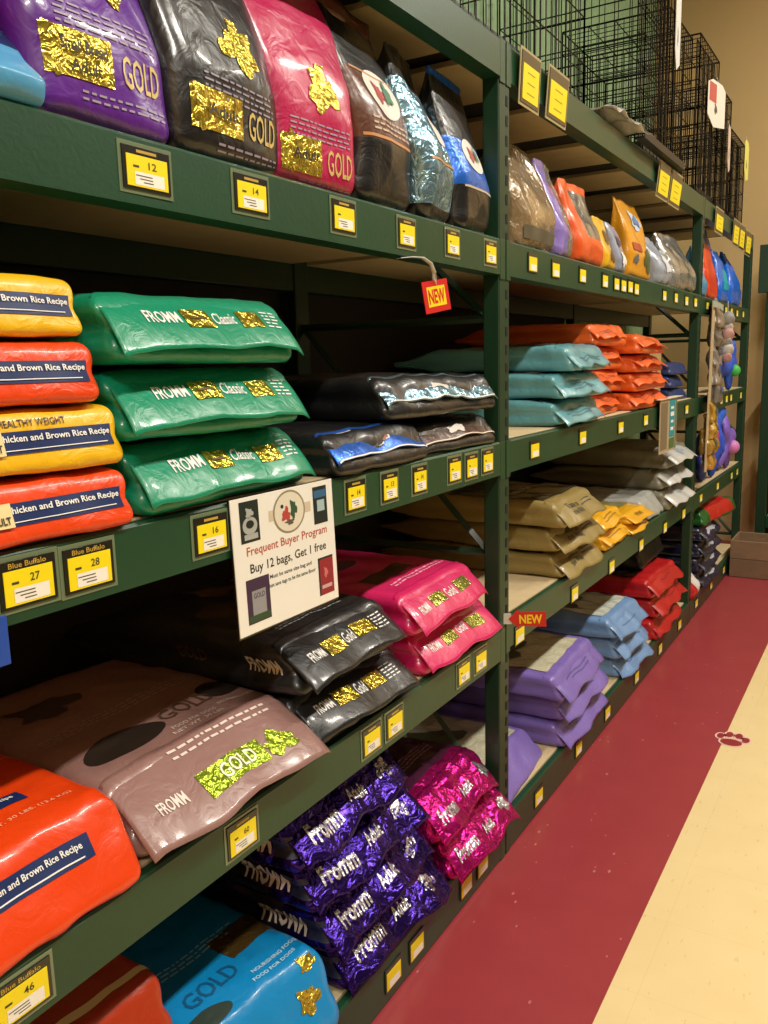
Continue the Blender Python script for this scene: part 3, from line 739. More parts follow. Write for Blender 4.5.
standing_bag('tall magenta upright bag with gold print, right of the black bag', 1.255, 1.5, A, .14, .455, -.012, MG, 43, yaw=-2, lean=6, top=upright_prints(.245, .455, 'Adult', .05, .17, 2), topw=1.12, **SB)
LBR = plastic('#5c3422', .36, .3)
def crest(W, cy, s): return [('ell', 0, cy, W*.62, s, ink('#d9d4ca')), ('blob', -W*.06, cy, W*.22, s*.5, ink('#a8362f'), {'seed': 3, 'layer': 1}), ('blob', W*.1, cy+.005, W*.16, s*.55, ink('#2f6a4a'), {'seed': 9, 'layer': 2})]
standing_bag('upright bag in black and brown with a round crest, right of the magenta bag', 1.52, 1.745, A, .14, .40, -.014, BB, 44, yaw=4, lean=2, m2=LBR, split=lambda x, y, z_: .125 < y < .26 and z_ > -.02 or y > .385,
     top=crest(.23, .225, .1)+[('rect', 0, .128, .22, .006, ink('#c08b5a')), ('rect', 0, .262, .2, .005, ink('#b5835a'))]+text_lines(0, .165, .16, 3, .004, .011, ink('#c9a98c')), wr=.006, wf=6, bulge=.2, seal=LBR)
standing_bag('crinkled silver-blue foil upright bag leaning between two black ones', 1.765, 1.95, A, .13, .38, -.016, LBF, 45, yaw=12, lean=3, m2=BB, split=lambda x, y, z_: y < .03 or y > .3, top=[('ell', 0, .2, .09, .07, ink('#d9d4ca')), ('rect', 0, .125, .16, .005, ink('#c08b5a'))], wr=.009, wf=7, bulge=.2)
standing_bag('upright black bag with a bright blue middle and round crest, next to the slotted post', 1.965, 2.185, A, .13, .385, -.014, BB, 46, yaw=6, lean=4, m2=foil('#1f63c8', .3, .3, .4), split=lambda x, y, z_: .1 < y < .215 and z_ > -.03 or y > .365,
     top=crest(.2, .185, .085)+[('rect', 0, .1, .19, .005, ink('#c9b7a0'))], wr=.006, wf=6, bulge=.2)
standing_bag('light blue carton-like bag at the upper left corner, in front of the pink one', .58, .765, A, .16, .1, .0, plastic('#4f9ccc', .4, .2), 47, lean=0, r=.01, m2=NV, split=lambda x, y, z_: y > .075 and x > -.05, wr=.002, bulge=.1, top=[('text', 'Blue', 0, .1, .06, .014, WHITE, {'layer': 1})])
lying_bag('bright pink bag at the upper left corner, lying above the light blue one', .53, .735, A+.105, .09, .4, -.04, plastic('#c41c6c', .4, .3), 48, wr=.004)

# lower shelf of bay one
ORB = plastic('#e0400c', .34, .25, .4)
W = .46; T = .135
lying_bag('large orange bag at the lower left, beside the mauve bag', .375, .822, C, T, .7, .02, ORB, 51, yaw=0, end=[('rect', .045, T*.66, .215, .034, NV), ('text', 'Chicken and Brown Rice Recipe', .055, T*.69, .165, .013, WHITE, {'layer': 1, 'bold': .02}), ('rect', .05, T*.58, .17, .002, WHITE, {'layer': 1}), ('rect', -.085, T*.66, .045, .036, CRM), ('text', 'ADULT', -.085, T*.62, .035, .01, ink('#3a3020'), {'layer': 1})]
    , top=[('rect', .03, .155, .21, .036, NV), ('text', 'Chicken and Brown Rice Recipe', .035, .157, .17, .014, WHITE, {'layer': 1, 'bold': .02}), ('text', 'NET WT. 30 LBS. (13.6 KG)', .1, .095, .17, .013, ink('#f5a680')), ('rect', .0, .3, .43, .004, ink('#f29a6c'))],
    slant=.07, bulge=.14, wr=.005, gusset=.006, r=.024)
MV = plastic('#94706a', .36, .3, .3); MVO = ink('#2a211c', .4); GRF = mat('#a9c23c', .2, .7, .8, 50)
lying_bag('large mauve bag lying flat on the lower shelf, its flap printed in shiny green-gold', .83, 1.275, C, .125, .72, .0, MV, 52, yaw=-1.5,
    top=[('ell', -.10, .15, .17, .1, MVO), ('text', 'GOLD', .06, .17, .13, .045, ink('#55402f')), ('ell', .165, .19, .11, .08, MVO), ('blob', -.08, .42, .16, .12, ink('#4a3b35'), {'seed': 8}), ('text', 'FOOD FOR DOGS', .03, .105, .11, .013, ink('#d8c5bb')), ('text', 'NET WT. 30 LBS.', .03, .083, .13, .013, ink('#d8c5bb')), ('text', 'NOURISHING FOOD', .15, .115, .1, .012, ink('#d8c5bb'))] + text_lines(0, .3, .36, 3, .004, .012, ink('#b59a90'), 0, 3),
    flap=dict(mat=MV, drop=.085, out=.045, l0=.055, wave=.005, prints=[('text', 'FROMM', -.145, .058, .055, .02, ink('#e6dcd2'), {'bold': .02}), ('rect', .0, .055, .16, .042, GRF), ('blob', .12, .055, .09, .05, GRF, {'seed': 12}), ('text', 'GOLD', .01, .056, .09, .026, ink('#f3efe0'), {'layer': 1})]+text_lines(.04, .125, .25, 2, .004, .012, ink('#e3d3ca'), 0, 6)),
    slant=.08, bulge=.16, wr=.005, gusset=.016)
BF = plastic('#1a1b1f', .4, .3, .25)
G = 'black bags with gold-printed flaps on the lower shelf'
z = C
for k, lab in enumerate(['lower black bag with a gold-printed flap, beside the mauve bag', 'upper black bag with a gold-printed flap, FROMM on its side']):
    W, T = .40, .112; dy = (0, -.01)[k]
    lying_bag(lab, 1.275+dy, 1.275+W+dy, z, T, .68, (-.0, -.015)[k], BF, 61+k, yaw=(-1, 2)[k], group=G,
        top=[('ell', -.06, .3, .18, .1, ink('#3c2a18')), ('blob', .05, .44, .16, .1, ink('#5a4420'), {'seed': 3})]+text_lines(.0, .12, .24, 3, .006, .013, ink('#8f8f92'), 0, k),
        side=[('text', 'FROMM', .25, .06, .09, .034, ink('#c8bba8'), {'bold': .02}), ('text', 'GOLD', .05, .06, .08, .03, ink('#5a4a2c'))],
        flap=dict(mat=BF, drop=.072, out=.03, l0=.05, wave=.005, wk=.98, prints=[('text', 'FROMM', -.13, .055, .05, .022, WHITE, {'bold': .02}), ('rect', -.06, .056, .07, .034, GOLDF), ('text', 'Gold', .0, .056, .04, .026, WHITE, {'shear': .3}), ('rect', .06, .058, .07, .034, GOLDF)]+text_lines(.13, .075, .05, 5, .003, .008, WHITE, 0, k)),
        slant=.06, bulge=.14, wr=.005, gusset=.014)
    z += T+.004
PK_ = plastic('#cf1f63', .36, .25, .35)
G = 'pink bags on the lower shelf'
z = C
for k, lab in enumerate(['lower pink bag next to the slotted post', 'upper pink bag next to the slotted post']):
    W, T = .42, .108; dy = (.02, -.02)[k]
    lying_bag(lab, 1.73+dy, 1.73+W-.01+dy, z, T, .68, (.0, -.012)[k], PK_, 65+k, yaw=(-1, 2)[k], group=G,
        top=[('ell', -.02, .34, .16, .09, ink('#4a2a20')), ('rect', -.03, .17, .22, .06, ink('#4c2a1c'), {'rot': .05})]+text_lines(.02, .1, .28, 2, .007, .016, ink('#f0a6c0'), 0, k),
        flap=dict(mat=PK_, drop=.075, out=.03, l0=.04, wave=.004, prints=[('text', 'FROMM', -.14, .05, .05, .022, WHITE, {'bold': .02}), ('rect', -.06, .052, .07, .032, mat('#8a8a3a', .25, .7, .5, 45)), ('text', 'Gold', .01, .054, .05, .026, WHITE), ('rect', .09, .056, .08, .032, mat('#8a8a3a', .25, .7, .5, 45))]),
        slant=.045, bulge=.12, wr=.0035, gusset=.012)
    z += T+.003

# floor shelf of bay one
RO = plastic('#a5300f', .36, .25, .35)
z = D
for k, lab in enumerate(['lowest orange-red bag at the bottom left', 'orange-red bag at the bottom left, under the one with a cream stripe', 'orange-red bag with a cream stripe, topmost at the bottom left corner']):
    lying_bag(lab, .46+.01*k, .90+.01*k, z, .115, .56, -.02-.02*k, RO, 71+k, yaw=1-2*k, group='orange-red bags at the bottom left', top=[('rect', .0, .05, .44, .022, CRM), ('text', 'NET WT. 30 LBS.', .06, .13, .22, .022, ink('#c96a48')), ('rect', -.1, .2, .25, .035, BLACK)], slant=.04, bulge=.16, wr=.005)
    z += .118
BLB = plastic('#0a84c4', .36, .3, .35)
lying_bag('bright blue bag with brown and gold patches on the lowest shelf', .95, 1.30, D, .17, .66, .03, BLB, 74, yaw=-5,
    top=[('text', 'GOLD', -.05, .15, .13, .05, ink('#0b5380')), ('rect', .1, .22, .15, .085, mat('#6a5228', .3, .6, .6, 45), {'rot': .12}), ('ell', -.12, .07, .14, .075, ink('#2a3a34')), ('blob', .13, .0, .06, .07, GOLDF, {'seed': 4}), ('text', 'NOURISHING FOOD', .09, .1, .13, .013, ink('#bfe2f2')), ('text', 'FOOD FOR DOGS', .07, .07, .12, .013, ink('#bfe2f2'))]+text_lines(-.02, .27, .26, 3, .004, .012, ink('#9fd0ea'), 0, 3),
    end=[('blob', .1, .1, .07, .06, GOLDF, {'seed': 4})], slant=.08, bulge=.16, wr=.005)
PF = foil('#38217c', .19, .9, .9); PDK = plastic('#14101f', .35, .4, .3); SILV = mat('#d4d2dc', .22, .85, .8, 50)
G = 'shiny purple foil bags in one stack'
z = D
labs = ['bottom bag of the shiny purple foil stack', 'second bag from the bottom of the shiny purple foil stack', 'third bag from the bottom of the shiny purple foil stack', 'topmost bag of the shiny purple foil stack, just under the beam']
for k, lab in enumerate(labs):
    W, T = .45, .108; dy = (.04, -.0, -.03, -.06)[k]
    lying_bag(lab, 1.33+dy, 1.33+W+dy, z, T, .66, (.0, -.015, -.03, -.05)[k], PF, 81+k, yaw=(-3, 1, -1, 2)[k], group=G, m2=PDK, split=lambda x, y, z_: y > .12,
        side=[('text', 'FROMM', .2, .056, .13, .046, ink('#d0c2b4'), {'bold': .02}), ('rect', .32, .056, .1, .05, ink('#1d1e3a'))],
        flap=dict(mat=PF, drop=.082, out=.03, l0=.05, wave=.009, prints=[('text', 'Fromm', -.12, .055, .12, .045, SILV, {'bold': .035, 'shear': .2}), ('text', 'Adult', .02, .055, .07, .034, SILV, {'bold': .03, 'shear': .2}), ('blob', .15, .062, .07, .055, SILV, {'seed': 3+k}), ('text', 'Gold', .15, .055, .05, .025, PF, {'layer': 1})]),
        slant=.05, bulge=.14, wr=.0075, wf=11, gusset=.016)
    z += T+.004
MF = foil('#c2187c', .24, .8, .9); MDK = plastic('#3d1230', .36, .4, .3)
G = 'shiny dark pink foil bags beside the purple stack'
z = D
for k, lab in enumerate(['lower shiny dark pink foil bag beside the purple stack', 'upper shiny dark pink foil bag beside the purple stack']):
    W, T = .41, .118; dy = (.02, -.03)[k]
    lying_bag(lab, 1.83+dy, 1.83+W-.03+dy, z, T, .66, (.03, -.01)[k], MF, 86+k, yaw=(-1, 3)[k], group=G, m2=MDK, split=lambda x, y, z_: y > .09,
        top=text_lines(.0, .2, .26, 4, .005, .014, ink('#b78aa0'), 0, k),
        flap=dict(mat=MF, drop=.085, out=.03, l0=.05, wave=.008, prints=[('text', 'Fromm', -.11, .055, .1, .04, SILV, {'bold': .035, 'shear': .2}), ('text', 'Adult', .02, .055, .06, .03, SILV, {'bold': .03, 'shear': .2}), ('blob', .14, .062, .07, .06, SILV, {'seed': 6+k})]),
        slant=.05, bulge=.14, wr=.008, wf=11, gusset=.014)
    z += T+.004

# ------------------------------------------------------------ bags, bay two
def stack(n, y0, y1, z0, T, L, xf, m, seed, labels, group, flapm=None, dys=None, dxs=None, yaws=None, fk=None, fprints=(), **kw):
    z = z0; rnd = random.Random(seed)
    for k in range(n):
        dy = dys[k] if dys else rnd.uniform(-.015, .015); dx = dxs[k] if dxs else rnd.uniform(-.02, .005)
        yw = yaws[k] if yaws else rnd.uniform(-3, 3)
        fl = None
        if flapm: fl = dict(mat=flapm, drop=T*.8, out=.03, l0=.05, wave=.006, prints=fprints); fl.update(fk or {})
        lying_bag(labels[k], y0+dy, y1+dy, z, T, L, xf+dx, m, seed+k, yaw=yw, group=group, flap=fl, hi=False, **kw)
        z += T+.003
A2 = LEVELS[1]['A']+.001; B2 = LEVELS[1]['B']+.001; C2 = LEVELS[1]['C']+.001; D2 = LEVELS[1]['D']+.001
INKD = ink('#3c3a34')
TE = plastic('#62a0aa', .34, .35, .4)
stack(3, 2.72, 3.16, B2, .088, .68, .0, TE, 101, ['bottom bag of the teal stack', 'middle bag of the teal stack', 'topmost bag of the teal stack'], 'teal bags on the middle shelf', TE, dys=[-.02, .0, .07], dxs=[0, 0, .0], wr=.007, slant=.03,
      top=[('rect', -.0, .22, .34, .26, mat('#6d6a58', .25, .2, .5, 40, .5), {'seed': 4}), ('text', 'Taste of the Wild', 0, .2, .3, .05, INKD, {'layer': 1})], fprints=[('rect', -.02, .03, .2, .006, ink('#3b6a72')), ('rect', -.02, .042, .26, .006, ink('#3b6a72'))])
ORG = plastic('#e0601f', .38, .35, .3)
OL = ['bottom', 'second from bottom', 'third from bottom', 'topmost']
stack(4, 3.19, 3.6, B2, .087, .6, -.03, ORG, 111, [o+' bag of the left orange column, next to the teal bags' for o in OL], 'orange bags, left column', ORG, fk=dict(out=.012, drop=.05), wr=.007, bulge=.2,
      fprints=[('rect', 0, .03, .2, .005, ink('#a8481c')), ('rect', 0, .04, .24, .005, ink('#a8481c'))])
stack(4, 3.65, 4.19, B2, .077, .5, .0, ORG, 121, [o+' bag of the right orange column, near the cardboard box' for o in OL], 'orange bags, right column', ORG, wr=.006, fk=dict(out=.02, drop=.045),
      fprints=[('rect', 0, .03, .2, .005, ink('#a8481c')), ('rect', 0, .04, .24, .005, ink('#a8481c'))], top=[('blob', 0, .14, .3, .16, mat('#6d6a4a', .3, .2, .5, 40), {'seed': 4})])
r = empty('cardboard_box', (-.1, 4.25, B2), PI/2, 'tan cardboard box with a dark hand hole, behind the right orange column', 'box')
kr = mat('#a8895c', .8, 0, .1, 60); mb = MB(); mb.box(0, .23, 0, .45, 0, .26, kr, .004); print_item(mb, ('ell', .13, .17, .05, .035, BLACK), lambda a, b: Vector((a, 0, b)), .001, 9); print_item(mb, ('rect', .13, .06, .07, .05, ink('#cfc6b4')), lambda a, b: Vector((a, 0, b)), .001, 9); mb.build('carton', r)
mb = MB(); mb.box(.08, .15, -.0012, .2, .2605, .2615, ink('#c8b488')); mb.build('tape', r)
NB = plastic('#1c2f66', .4, .3)
stack(3, 4.52, 4.84, B2, .062, .4, -.04, NB, 131, ['bottom dark blue bag right of the cardboard box', 'middle dark blue bag right of the cardboard box', 'topmost dark blue bag right of the cardboard box'], 'dark blue bags right of the cardboard box', None, wr=.004)
# tan, yellow, silver and grey bags on the lower shelf
TN_ = plastic('#8f7c46', .42, .3, .25)
stack(3, 2.72, 3.14, C2, .09, .74, .0, TN_, 141, ['bottom tan bag of the stack by the slotted post', 'middle tan bag of the stack by the slotted post', 'topmost tan bag, its broad face dark and glossy'], 'tan bags by the slotted post', TN_, dxs=[0, -.0, .01], dys=[.02, .0, -.01], wr=.005, slant=.045,
      top=[('rect', .0, .25, .38, .38, mat('#2c2e28', .25, .1, .7, 30, .6), {'seed': 4}), ('text', 'Taste of the', -.05, .22, .2, .04, ink('#c9c6b4'), {'layer': 1})], fk=dict(out=.03, drop=.08), fprints=[('text', 'Taste of', -.05, .075, .13, .026, INKD), ('text', 'the Wild', -.05, .045, .12, .022, INKD), ('rect', .09, .06, .12, .005, INKD), ('rect', .1, .075, .1, .004, INKD)])
YL = plastic('#e3a80c', .4, .35, .3)
stack(2, 3.22, 3.56, C2, .065, .46, .0, YL, 151, ['lower of the left pair of bright yellow bags', 'upper of the left pair of bright yellow bags'], 'bright yellow bags, left pair', YL, wr=.006, fk=dict(out=.02, drop=.04), fprints=[('rect', 0, .035, .2, .005, ink('#8a6410')), ('rect', 0, .05, .16, .005, ink('#8a6410'))])
stack(2, 3.59, 3.9, C2, .042, .44, .0, YL, 155, ['lower of the right pair of bright yellow bags', 'upper of the right pair of bright yellow bags'], 'bright yellow bags, right pair', YL, wr=.005, fk=dict(out=.025, drop=.045), top=[('rect', 0, .22, .28, .26, mat('#8f8a5a', .3, .2, .5, 40))], fprints=[('text', 'Wild', 0, .04, .1, .03, ink('#8a6410'))])
SV = plastic('#a8aaa6', .3, .5, .4); GY = plastic('#767462', .42, .3, .2)
lying_bag('silver bag lying low between the yellow and the grey bags', 3.93, 4.25, C2, .105, .6, .0, SV, 161, yaw=3, hi=False, wr=.008, slant=.06)
SVF = plastic('#c3c4c0', .32, .4, .4)
stack(3, 4.28, 4.78, C2, .098, .72, .0, GY, 165, ['bottom long grey bag of the stack near the treat strip', 'middle long grey bag of the stack near the treat strip', 'topmost long grey bag of the stack, below the hanging teal card'], 'long grey bags near the treat strip', SVF, wr=.005, slant=.04, fk=dict(out=.05, drop=.065),
      fprints=[('blob', 0, .06, .14, .05, ink('#8f98a4'), {'seed': 3})])
# lavender, light blue, red
LV = plastic('#7c68b8', .36, .3, .35); LVT = mat('#d2cfb4', .25, .1, .8, 24, .7)
def pale_top(c, w=.42): return [('rect', .0, .245, w*.94, .39, c, {'seed': 4}), ('blob', -.05, .3, .24, .22, ink('#4c5238'), {'seed': 9, 'layer': 1})]
stack(3, 2.74, 3.24, D2, .092, .7, .0, LV, 171, ['bottom lavender bag of the stack near the floor', 'middle lavender bag of the stack near the floor', 'topmost lavender bag with a pale glossy face'], 'lavender bags near the floor', LV, dys=[.02, .03, -.02], dxs=[0, 0, 0], wr=.005, slant=.04, top=pale_top(LVT), fk=dict(out=.03, drop=.08),
      fprints=[('rect', 0, .05, .2, .006, ink('#5a4a90')), ('rect', -.02, .065, .26, .006, ink('#5a4a90'))])
lying_bag('lavender bag with a pale front lying at the foot of the slotted post', 2.285, 2.69, D2, .1, .66, -.02, LV, 175, yaw=4, hi=False, wr=.006, slant=.09, top=pale_top(LVT, .34))
LB = plastic('#6f95c6', .34, .35, .35)
stack(3, 3.5, 3.92, D2, .09, .72, .0, LB, 181, ['bottom light blue bag of the stack beside the lavender one', 'middle light blue bag of the stack beside the lavender one', 'topmost light blue bag with a crumpled pale face'], 'light blue bags near the floor', LB, dys=[.03, .01, -.02], wr=.008, slant=.04, top=pale_top(mat('#d2d9cf', .22, .1, .9, 22, .7), .36), fk=dict(out=.035, drop=.085, wave=.01), fprints=[('rect', 0, .05, .2, .006, ink('#4b6a9a'))])
RB = plastic('#b3141c', .36, .3, .35)
stack(3, 4.12, 4.68, D2, .098, .5, .0, RB, 191, ['bottom red bag of the stack near the floor, partly crumpled', 'middle red bag of the stack near the floor', 'topmost red bag with a dark glossy face'], 'red bags near the floor', RB, dys=[-.0, .02, .0], wr=.006, slant=.035, top=[('rect', 0, .24, .46, .28, mat('#4a3a34', .2, .1, .7, 24, .7), {'seed': 4})], fk=dict(out=.03, drop=.07), fprints=[('rect', 0, .05, .2, .006, ink('#7c1016'))])
lying_bag('black bag with white marks lying above and behind the red stack', 4.28, 4.80, D2+.31, .09, .4, -.12, BF, 195, yaw=2, hi=False, wr=.006, top=[('text', 'GOLD', .05, .1, .2, .03, WHITE)])

# upright bags on the upper shelf of bay two
CL = mat('#8f7a5c', .18, .15, .9, 26, .9); CLS = mat('#9a9a96', .16, .5, 1., 24, .8)
standing_bag('large clear crinkled bag of brown chews beside the slotted post', 2.36, 2.66, A2, .11, .31, -.015, CL, 201, hi=False, lean=5, wr=.009, wf=8, topw=1.0, top=[('rect', 0, .04, .26, .035, ink('#5d5746'))])
standing_bag('upright bag with a lavender edge between the clear bag and the orange one', 2.68, 2.84, A2, .1, .30, -.012, plastic('#8a76c8', .3, .4, .4), 202, yaw=3, hi=False, lean=6, wr=.008, m2=CLS, split=lambda x, y, z_: x > .0 and z_ > -.03)
standing_bag('upright orange bag with a clear upper window, right of the lavender-edged one', 2.88, 3.16, A2, .11, .275, -.012, plastic('#e25a22', .34, .35, .4), 203, yaw=2, hi=False, lean=6, wr=.007, m2=CLS, split=lambda x, y, z_: x > -.06 and .09 < y < .25 and z_ > 0)
standing_bag('small yellow upright bag between the orange and the printed pouch', 3.19, 3.33, A2, .1, .19, -.014, plastic('#e0b020', .34, .3, .4), 204, hi=False, lean=4, wr=.005, top=[('blob', .02, .12, .07, .06, ink('#6a4a30'), {'seed': 3}), ('blob', .02, .05, .07, .05, ink('#6a4a30'), {'seed': 5})])
standing_bag('small patterned silver-blue pouch left of the yellow-orange bag', 3.35, 3.48, A2, .09, .185, -.014, plastic('#8a94ac', .3, .5, .4), 205, hi=False, lean=4, wr=.006, top=[('blob', 0, .12, .08, .05, ink('#4c3c58'), {'seed': 3}), ('blob', .0, .05, .08, .06, WHITE, {'seed': 7})])
standing_bag('yellow-orange upright bag with a folded top and a small blue picture', 3.54, 3.86, A2, .1, .315, -.014, plastic('#d9971c', .36, .35, .35), 206, hi=False, lean=4, wr=.006, topw=1.0, top=[('blob', .03, .235, .15, .09, ink('#b7c3d6'), {'seed': 3}), ('blob', .03, .235, .08, .05, ink('#4c6fa0'), {'seed': 5, 'layer': 1}), ('rect', -.06, .12, .14, .03, ink('#a8482c')), ('blob', -.09, .07, .07, .04, ink('#5a6a78'), {'seed': 5}), ('blob', .09, .08, .12, .12, ink('#4c5a34'), {'seed': 6})])
standing_bag('small grey-white upright bag between the yellow-orange and the silver one', 4.0, 4.24, A2, .12, .21, -.014, plastic('#9aa4b6', .3, .5, .4), 207, hi=False, lean=5, wr=.008, top=[('blob', .0, .1, .12, .1, ink('#c9ccd2'), {'seed': 2})])
standing_bag('crinkled silver upright bag at the right end of the second bay', 4.32, 4.78, A2, .12, .275, -.014, CLS, 208, yaw=-3, hi=False, lean=8, wr=.011, wf=8, topw=.8)

# hanging teal card
r = empty('hanging_card', (.014, 4.16, 1.185), PI/2, 'teal and brown information card hanging from the middle beam over the grey bags', 'card')
mb = MB(); mb.box(-.17, .17, -.003, 0, -.125, .125, mat('#b9a98c', .3, 0, 0, 30, .5)); f = lambda a, b: Vector((a, -.003, b))
for it in [('rect', -.09, 0, .13, .22, ink('#7a6a52')), ('rect', .07, .03, .11, .18, ink('#1f8f9c')), ('rect', .07, -.09, .11, .05, ink('#4d6a3a')), ('rect', .15, 0, .02, .24, ink('#3f6a4a')), ('rect', .07, .08, .06, .012, WHITE, {'layer': 1}), ('rect', .07, .05, .07, .02, WHITE, {'layer': 1}), ('rect', .07, .015, .05, .012, WHITE, {'layer': 1}), ('rect', .07, -.02, .06, .016, WHITE, {'layer': 1})]: print_item(mb, it, f, .0005, 9)
mb.build('card', r)
mb = MB(); mb.box(-.2, .27, -.01, .03, .126, .129, ink('#d8cfbd')); mb.build('holder', r)

# strip of treats hanging in front of the post
r = empty('clip_strip', (.045, 5.0, 1.325), PI/2, 'long pale strip hanging at the far post, lined with treat pouches', 'clip strip')
r.rotation_euler = (0, math.radians(3), PI/2)
mb = MB(); mb.box(-.035, .035, -.002, .002, -.46, .47, mat('#b9a583', .5)); mb.build('strip', r)
mb = MB(); mb.box(-.03, .22, -.012, .004, .44, .475, mat('#b8c8bc', .2, 0, 0, 30, .6)); mb.build('clip', r)
def pouch(y, z, W, H, T, c, label, rot, seed, group, x=.06, sp=.3):
    standing_bag(label, y-W/2, y+W/2, z, T, H, x, plastic(c, .26, .6, .5), seed, yaw=rot, hi=False, wr=.012, wf=12, name='treat_pouch', cat='treat pouch', group=group, lean=3, tilt=0, bulge=.3,
                 top=[('blob', 0, H*.5, W*.5, H*.4, ink('#4c4a48'), {'seed': seed})])
NM = ['topmost', 'second from the top', 'third from the top', 'fourth from the top', 'fifth from the top']
for k in range(5):
    pouch(5.17+.015*math.sin(k*2), 1.66-.105*k, .19, .15, .045, ['#8a7a68', '#70665c', '#7c746c', '#8e8478', '#6e6a66'][k], 'grey-brown treat pouch on the hanging strip, '+NM[k], 8-4*(k % 3), 221+k, 'grey-brown treat pouches on the strip')
for k in range(4):
    pouch(5.1+.02*math.sin(k*2), 1.13-.085*k, .19, .13, .04, ['#a8842a', '#b08a2c', '#98762a', '#a87a28'][k], 'gold treat pouch on the hanging strip, '+(['topmost gold one', 'second gold one down', 'third gold one down', 'lowest gold one'][k]), 6-5*(k % 3), 231+k, 'gold treat pouches on the strip')

# ---------------------------------------------------------- third bay: toys
def plush(loc, s, c, label, seed, arms=5, flat=.6, c2=None, name='plush_toy', group='plush dog toys in the third bay', kk=10, amp=.9):
    r = empty(name, (loc[0], loc[1], loc[2]), 0, label, 'dog toy', group)
    rnd = random.Random(seed); bm = bmesh.new(); bmesh.ops.create_icosphere(bm, subdivisions=4, radius=1)
    ax = []
    for k in range(arms):
        a = 2*PI*k/arms+rnd.uniform(-.3, .3); ax.append((Vector((rnd.uniform(-.3, .3), math.cos(a), math.sin(a))).normalized(), rnd.uniform(.6, 1)*amp))
    for v in bm.verts:
        d = v.co.normalized(); q = .5+.06*noise.noise(d*4+Vector((seed, 0, 0)))
        for x, w in ax: q += w*max(0, d.dot(x))**kk
        v.co = Vector((d.x*q*flat, d.y*q, d.z*q))*s
    zm = min(v.co.z for v in bm.verts)
    for v in bm.verts: v.co.z -= zm
    mb = MB(); m = mat(c, .6, 0, .3, 60, .1)
    mb.bm(bm, m, True); bm.free()
    mb.build('body', r)
    if c2:
        bm = bmesh.new(); bmesh.ops.create_icosphere(bm, subdivisions=3, radius=s*.28)
        for v in bm.verts: v.co.z += s*.9; v.co.x += s*.45*flat
        mb = MB(); mb.bm(bm, mat(c2, .5), True); bm.free(); mb.build('patch', r)
    return r
A3 = LEVELS[2]['A']+.001; B3 = LEVELS[2]['B']+.001; C3 = LEVELS[2]['C']+.001; D3 = LEVELS[2]['D']+.001
standing_bag('pale blue pouch right of the far post on the upper shelf', 4.98, 5.14, A3, .1, .27, -.02, plastic('#4a8ab0', .3, .4), 241, hi=False, wr=.006)
standing_bag('red and orange upright pouch with a blue top in the third bay', 5.17, 5.5, A3, .11, .40, -.02, plastic('#d23c14', .3, .4), 242, hi=False, wr=.006, topw=.7, m2=plastic('#2c2f8a', .3, .4), split=lambda x, y, z_: y > .31 or x > .11)
standing_bag('blue and turquoise upright pouch, middle of the third bay', 5.55, 5.86, A3, .11, .31, -.02, plastic('#1d62c8', .28, .5), 243, hi=False, wr=.009, topw=.5, m2=plastic('#25a8b8', .3, .4), split=lambda x, y, z_: abs(x) < .08 and .08 < y < .2 and z_ > 0)
standing_bag('bright blue upright pouch with a narrow top, last on the far upper shelf', 5.9, 6.3, A3, .11, .34, -.02, plastic('#1560d0', .26, .5), 244, hi=False, wr=.009, topw=.4)
plush((-.04, 5.66, B3), .16, '#1b3fae', 'dark blue plush toy lying on the middle shelf of the third bay, left', 1, 5, .6)
plush((-.03, 6.03, B3), .14, '#2350c0', 'blue plush toy with a bright green tip on the middle shelf', 2, 4, .6, '#3fb04a')
plush((-.06, 5.35, C3), .15, '#22348c', 'dark blue plush toy at the left of the lower toy pile', 3, 5, .7, '#c84a5a')
plush((-.02, 5.62, C3), .19, '#1d4cd0', 'large bright blue plush toy in the middle of the lower toy pile', 4, 5, .6)
plush((-.05, 5.8, C3+.22), .14, '#2a63d8', 'blue plush toy sitting atop the lower toy pile', 5, 5, .6)
plush((-.04, 6.1, C3), .17, '#7a5cc0', 'violet plush toy at the right of the lower toy pile', 6, 5, .6, '#c878b8')
plush((-.09, 6.16, C3+.24), .11, '#a070c8', 'small lilac plush toy highest at the right of the toy pile', 7, 4, .6)
plush((-.0, 5.44, C3+.16), .1, '#c03a5c', 'small rose red plush toy tucked among the blue ones', 8, 4, .6)
r = empty('hanging_toy', (.02, 5.62, 1.5), PI/2, 'pink and white rope toy hanging from the beam of the third bay', 'dog toy')
mb = MB()
for k in range(6):
    bm = bmesh.new(); bmesh.ops.create_icosphere(bm, subdivisions=3, radius=.035+.008*(k % 2))
    for v in bm.verts: v.co = v.co*(1+.25*noise.noise(v.co*40)) + Vector((.006*math.sin(k*2), 0, .045*k))
    mb.bm(bm, mat(['#b88a84', '#b9b4ae', '#8e8a88'][k % 3], .6), True); bm.free()
mb.build('knots', r)
mb = MB(); mb.bar((0, 0, .24), (0, .0, .33), .003, ink('#c8c4bc')); mb.build('cord', r)
NV2 = plastic('#171b38', .3, .5, .4)
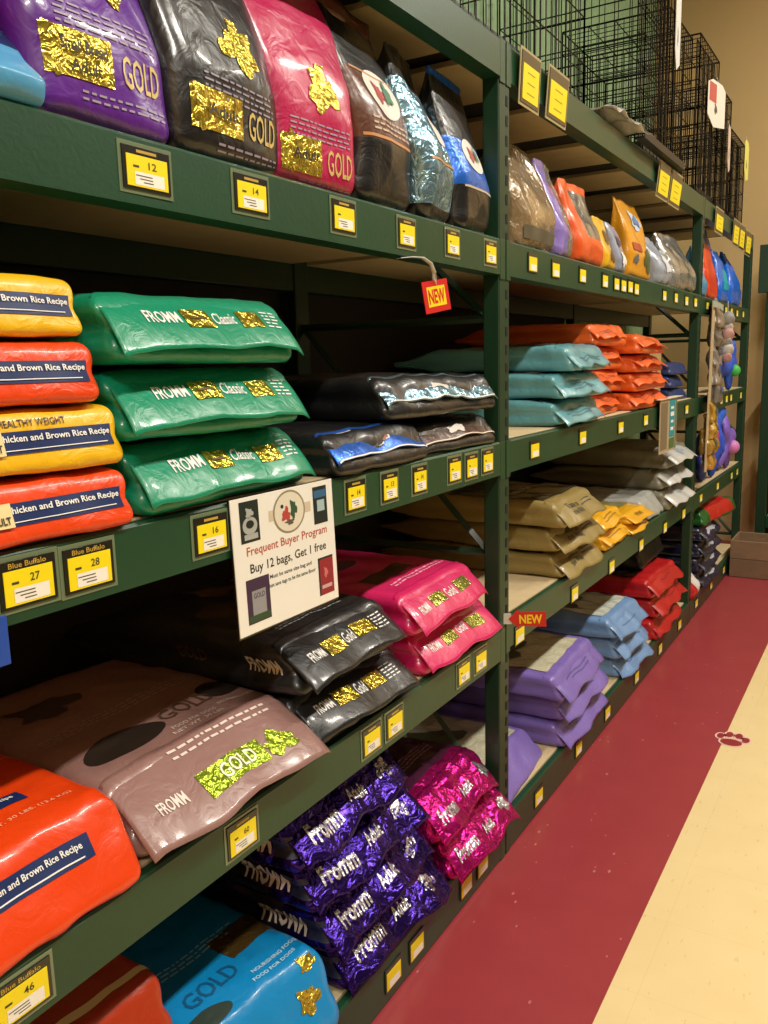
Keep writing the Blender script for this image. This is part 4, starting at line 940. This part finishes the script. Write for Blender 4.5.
stack(4, 5.22, 5.72, D3, .09, .5, .0, NV2, 251, ['bottom navy bag in the third bay near the floor', 'second navy bag from the floor in the third bay', 'third navy bag from the floor in the third bay', 'topmost navy bag in the third bay, below the red and green one'], 'navy bags of the third bay', NV2, wr=.008, fk=dict(out=.04, drop=.07),
      fprints=[('blob', 0, .05, .3, .05, ink('#a9adb8'), {'seed': 6})], dxs=[0, 0, 0, 0])
lying_bag('red and green bag lying on top of the navy ones by the wooden crates', 5.25, 5.95, D3+.373, .09, .5, .04, plastic('#b8201c', .34, .4, .4), 256, yaw=-6, hi=False, wr=.008, m2=plastic('#1f5a24', .35, .4), split=lambda x, y, z_: x > .26 or x < -.2 or y > .3 or (z_ < -.02 and x > 0))
standing_bag('small white and red crumpled package on the lowest shelf just past the far post', 4.95, 5.15, D3, .1, .15, -.0, plastic('#d8cfcc', .4, .4), 258, hi=False, wr=.012, m2=RB, split=lambda x, y, z_: x < -.03)
plush((.19, 7.03, .694), .14, '#e09a94', 'pink plush toy on the rear rack at the right edge', 9, 4, .6, group=None)

# ------------------------------------------------------------ wooden crates
WD = mat('#7a624a', .75, 0, .3, 20, 0, .25, 9); WD2 = mat('#846a50', .75, 0, .3, 20, 0, .25, 7)
def wood_crate(z, label, dx=0.):
    W, Dp, H = .62, .34, .128
    r = empty('wooden_crate', (.02+dx, 6.115, z), 0, label, 'wooden crate', 'stacked wooden crates')
    for nm, a in (('front_board', (0, W, 0, .014)), ('back_board', (0, W, Dp-.014, Dp)), ('side_board', (0, .014, .0145, Dp-.0145)), ('side_board', (W-.014, W, .0145, Dp-.0145))):
        mb = MB(); mb.box(a[0], a[1], a[2], a[3], .002, H, WD if z < .1 else WD2, .003); mb.build(nm, r)
    mb = MB(); mb.box(.0145, W-.0145, .0145, Dp-.0145, .004, .014, WD); mb.build('bottom_board', r)
wood_crate(.0, 'lower of two stacked wooden crates at the end of the aisle')
wood_crate(.1285, 'upper open wooden crate at the end of the aisle', .0)

sc = bpy.context.scene
sc.view_settings.view_transform = 'Standard'; sc.view_settings.look = 'None'
sc.view_settings.exposure = 0.15; sc.view_settings.gamma = 1; sc.view_settings.use_curve_mapping = False
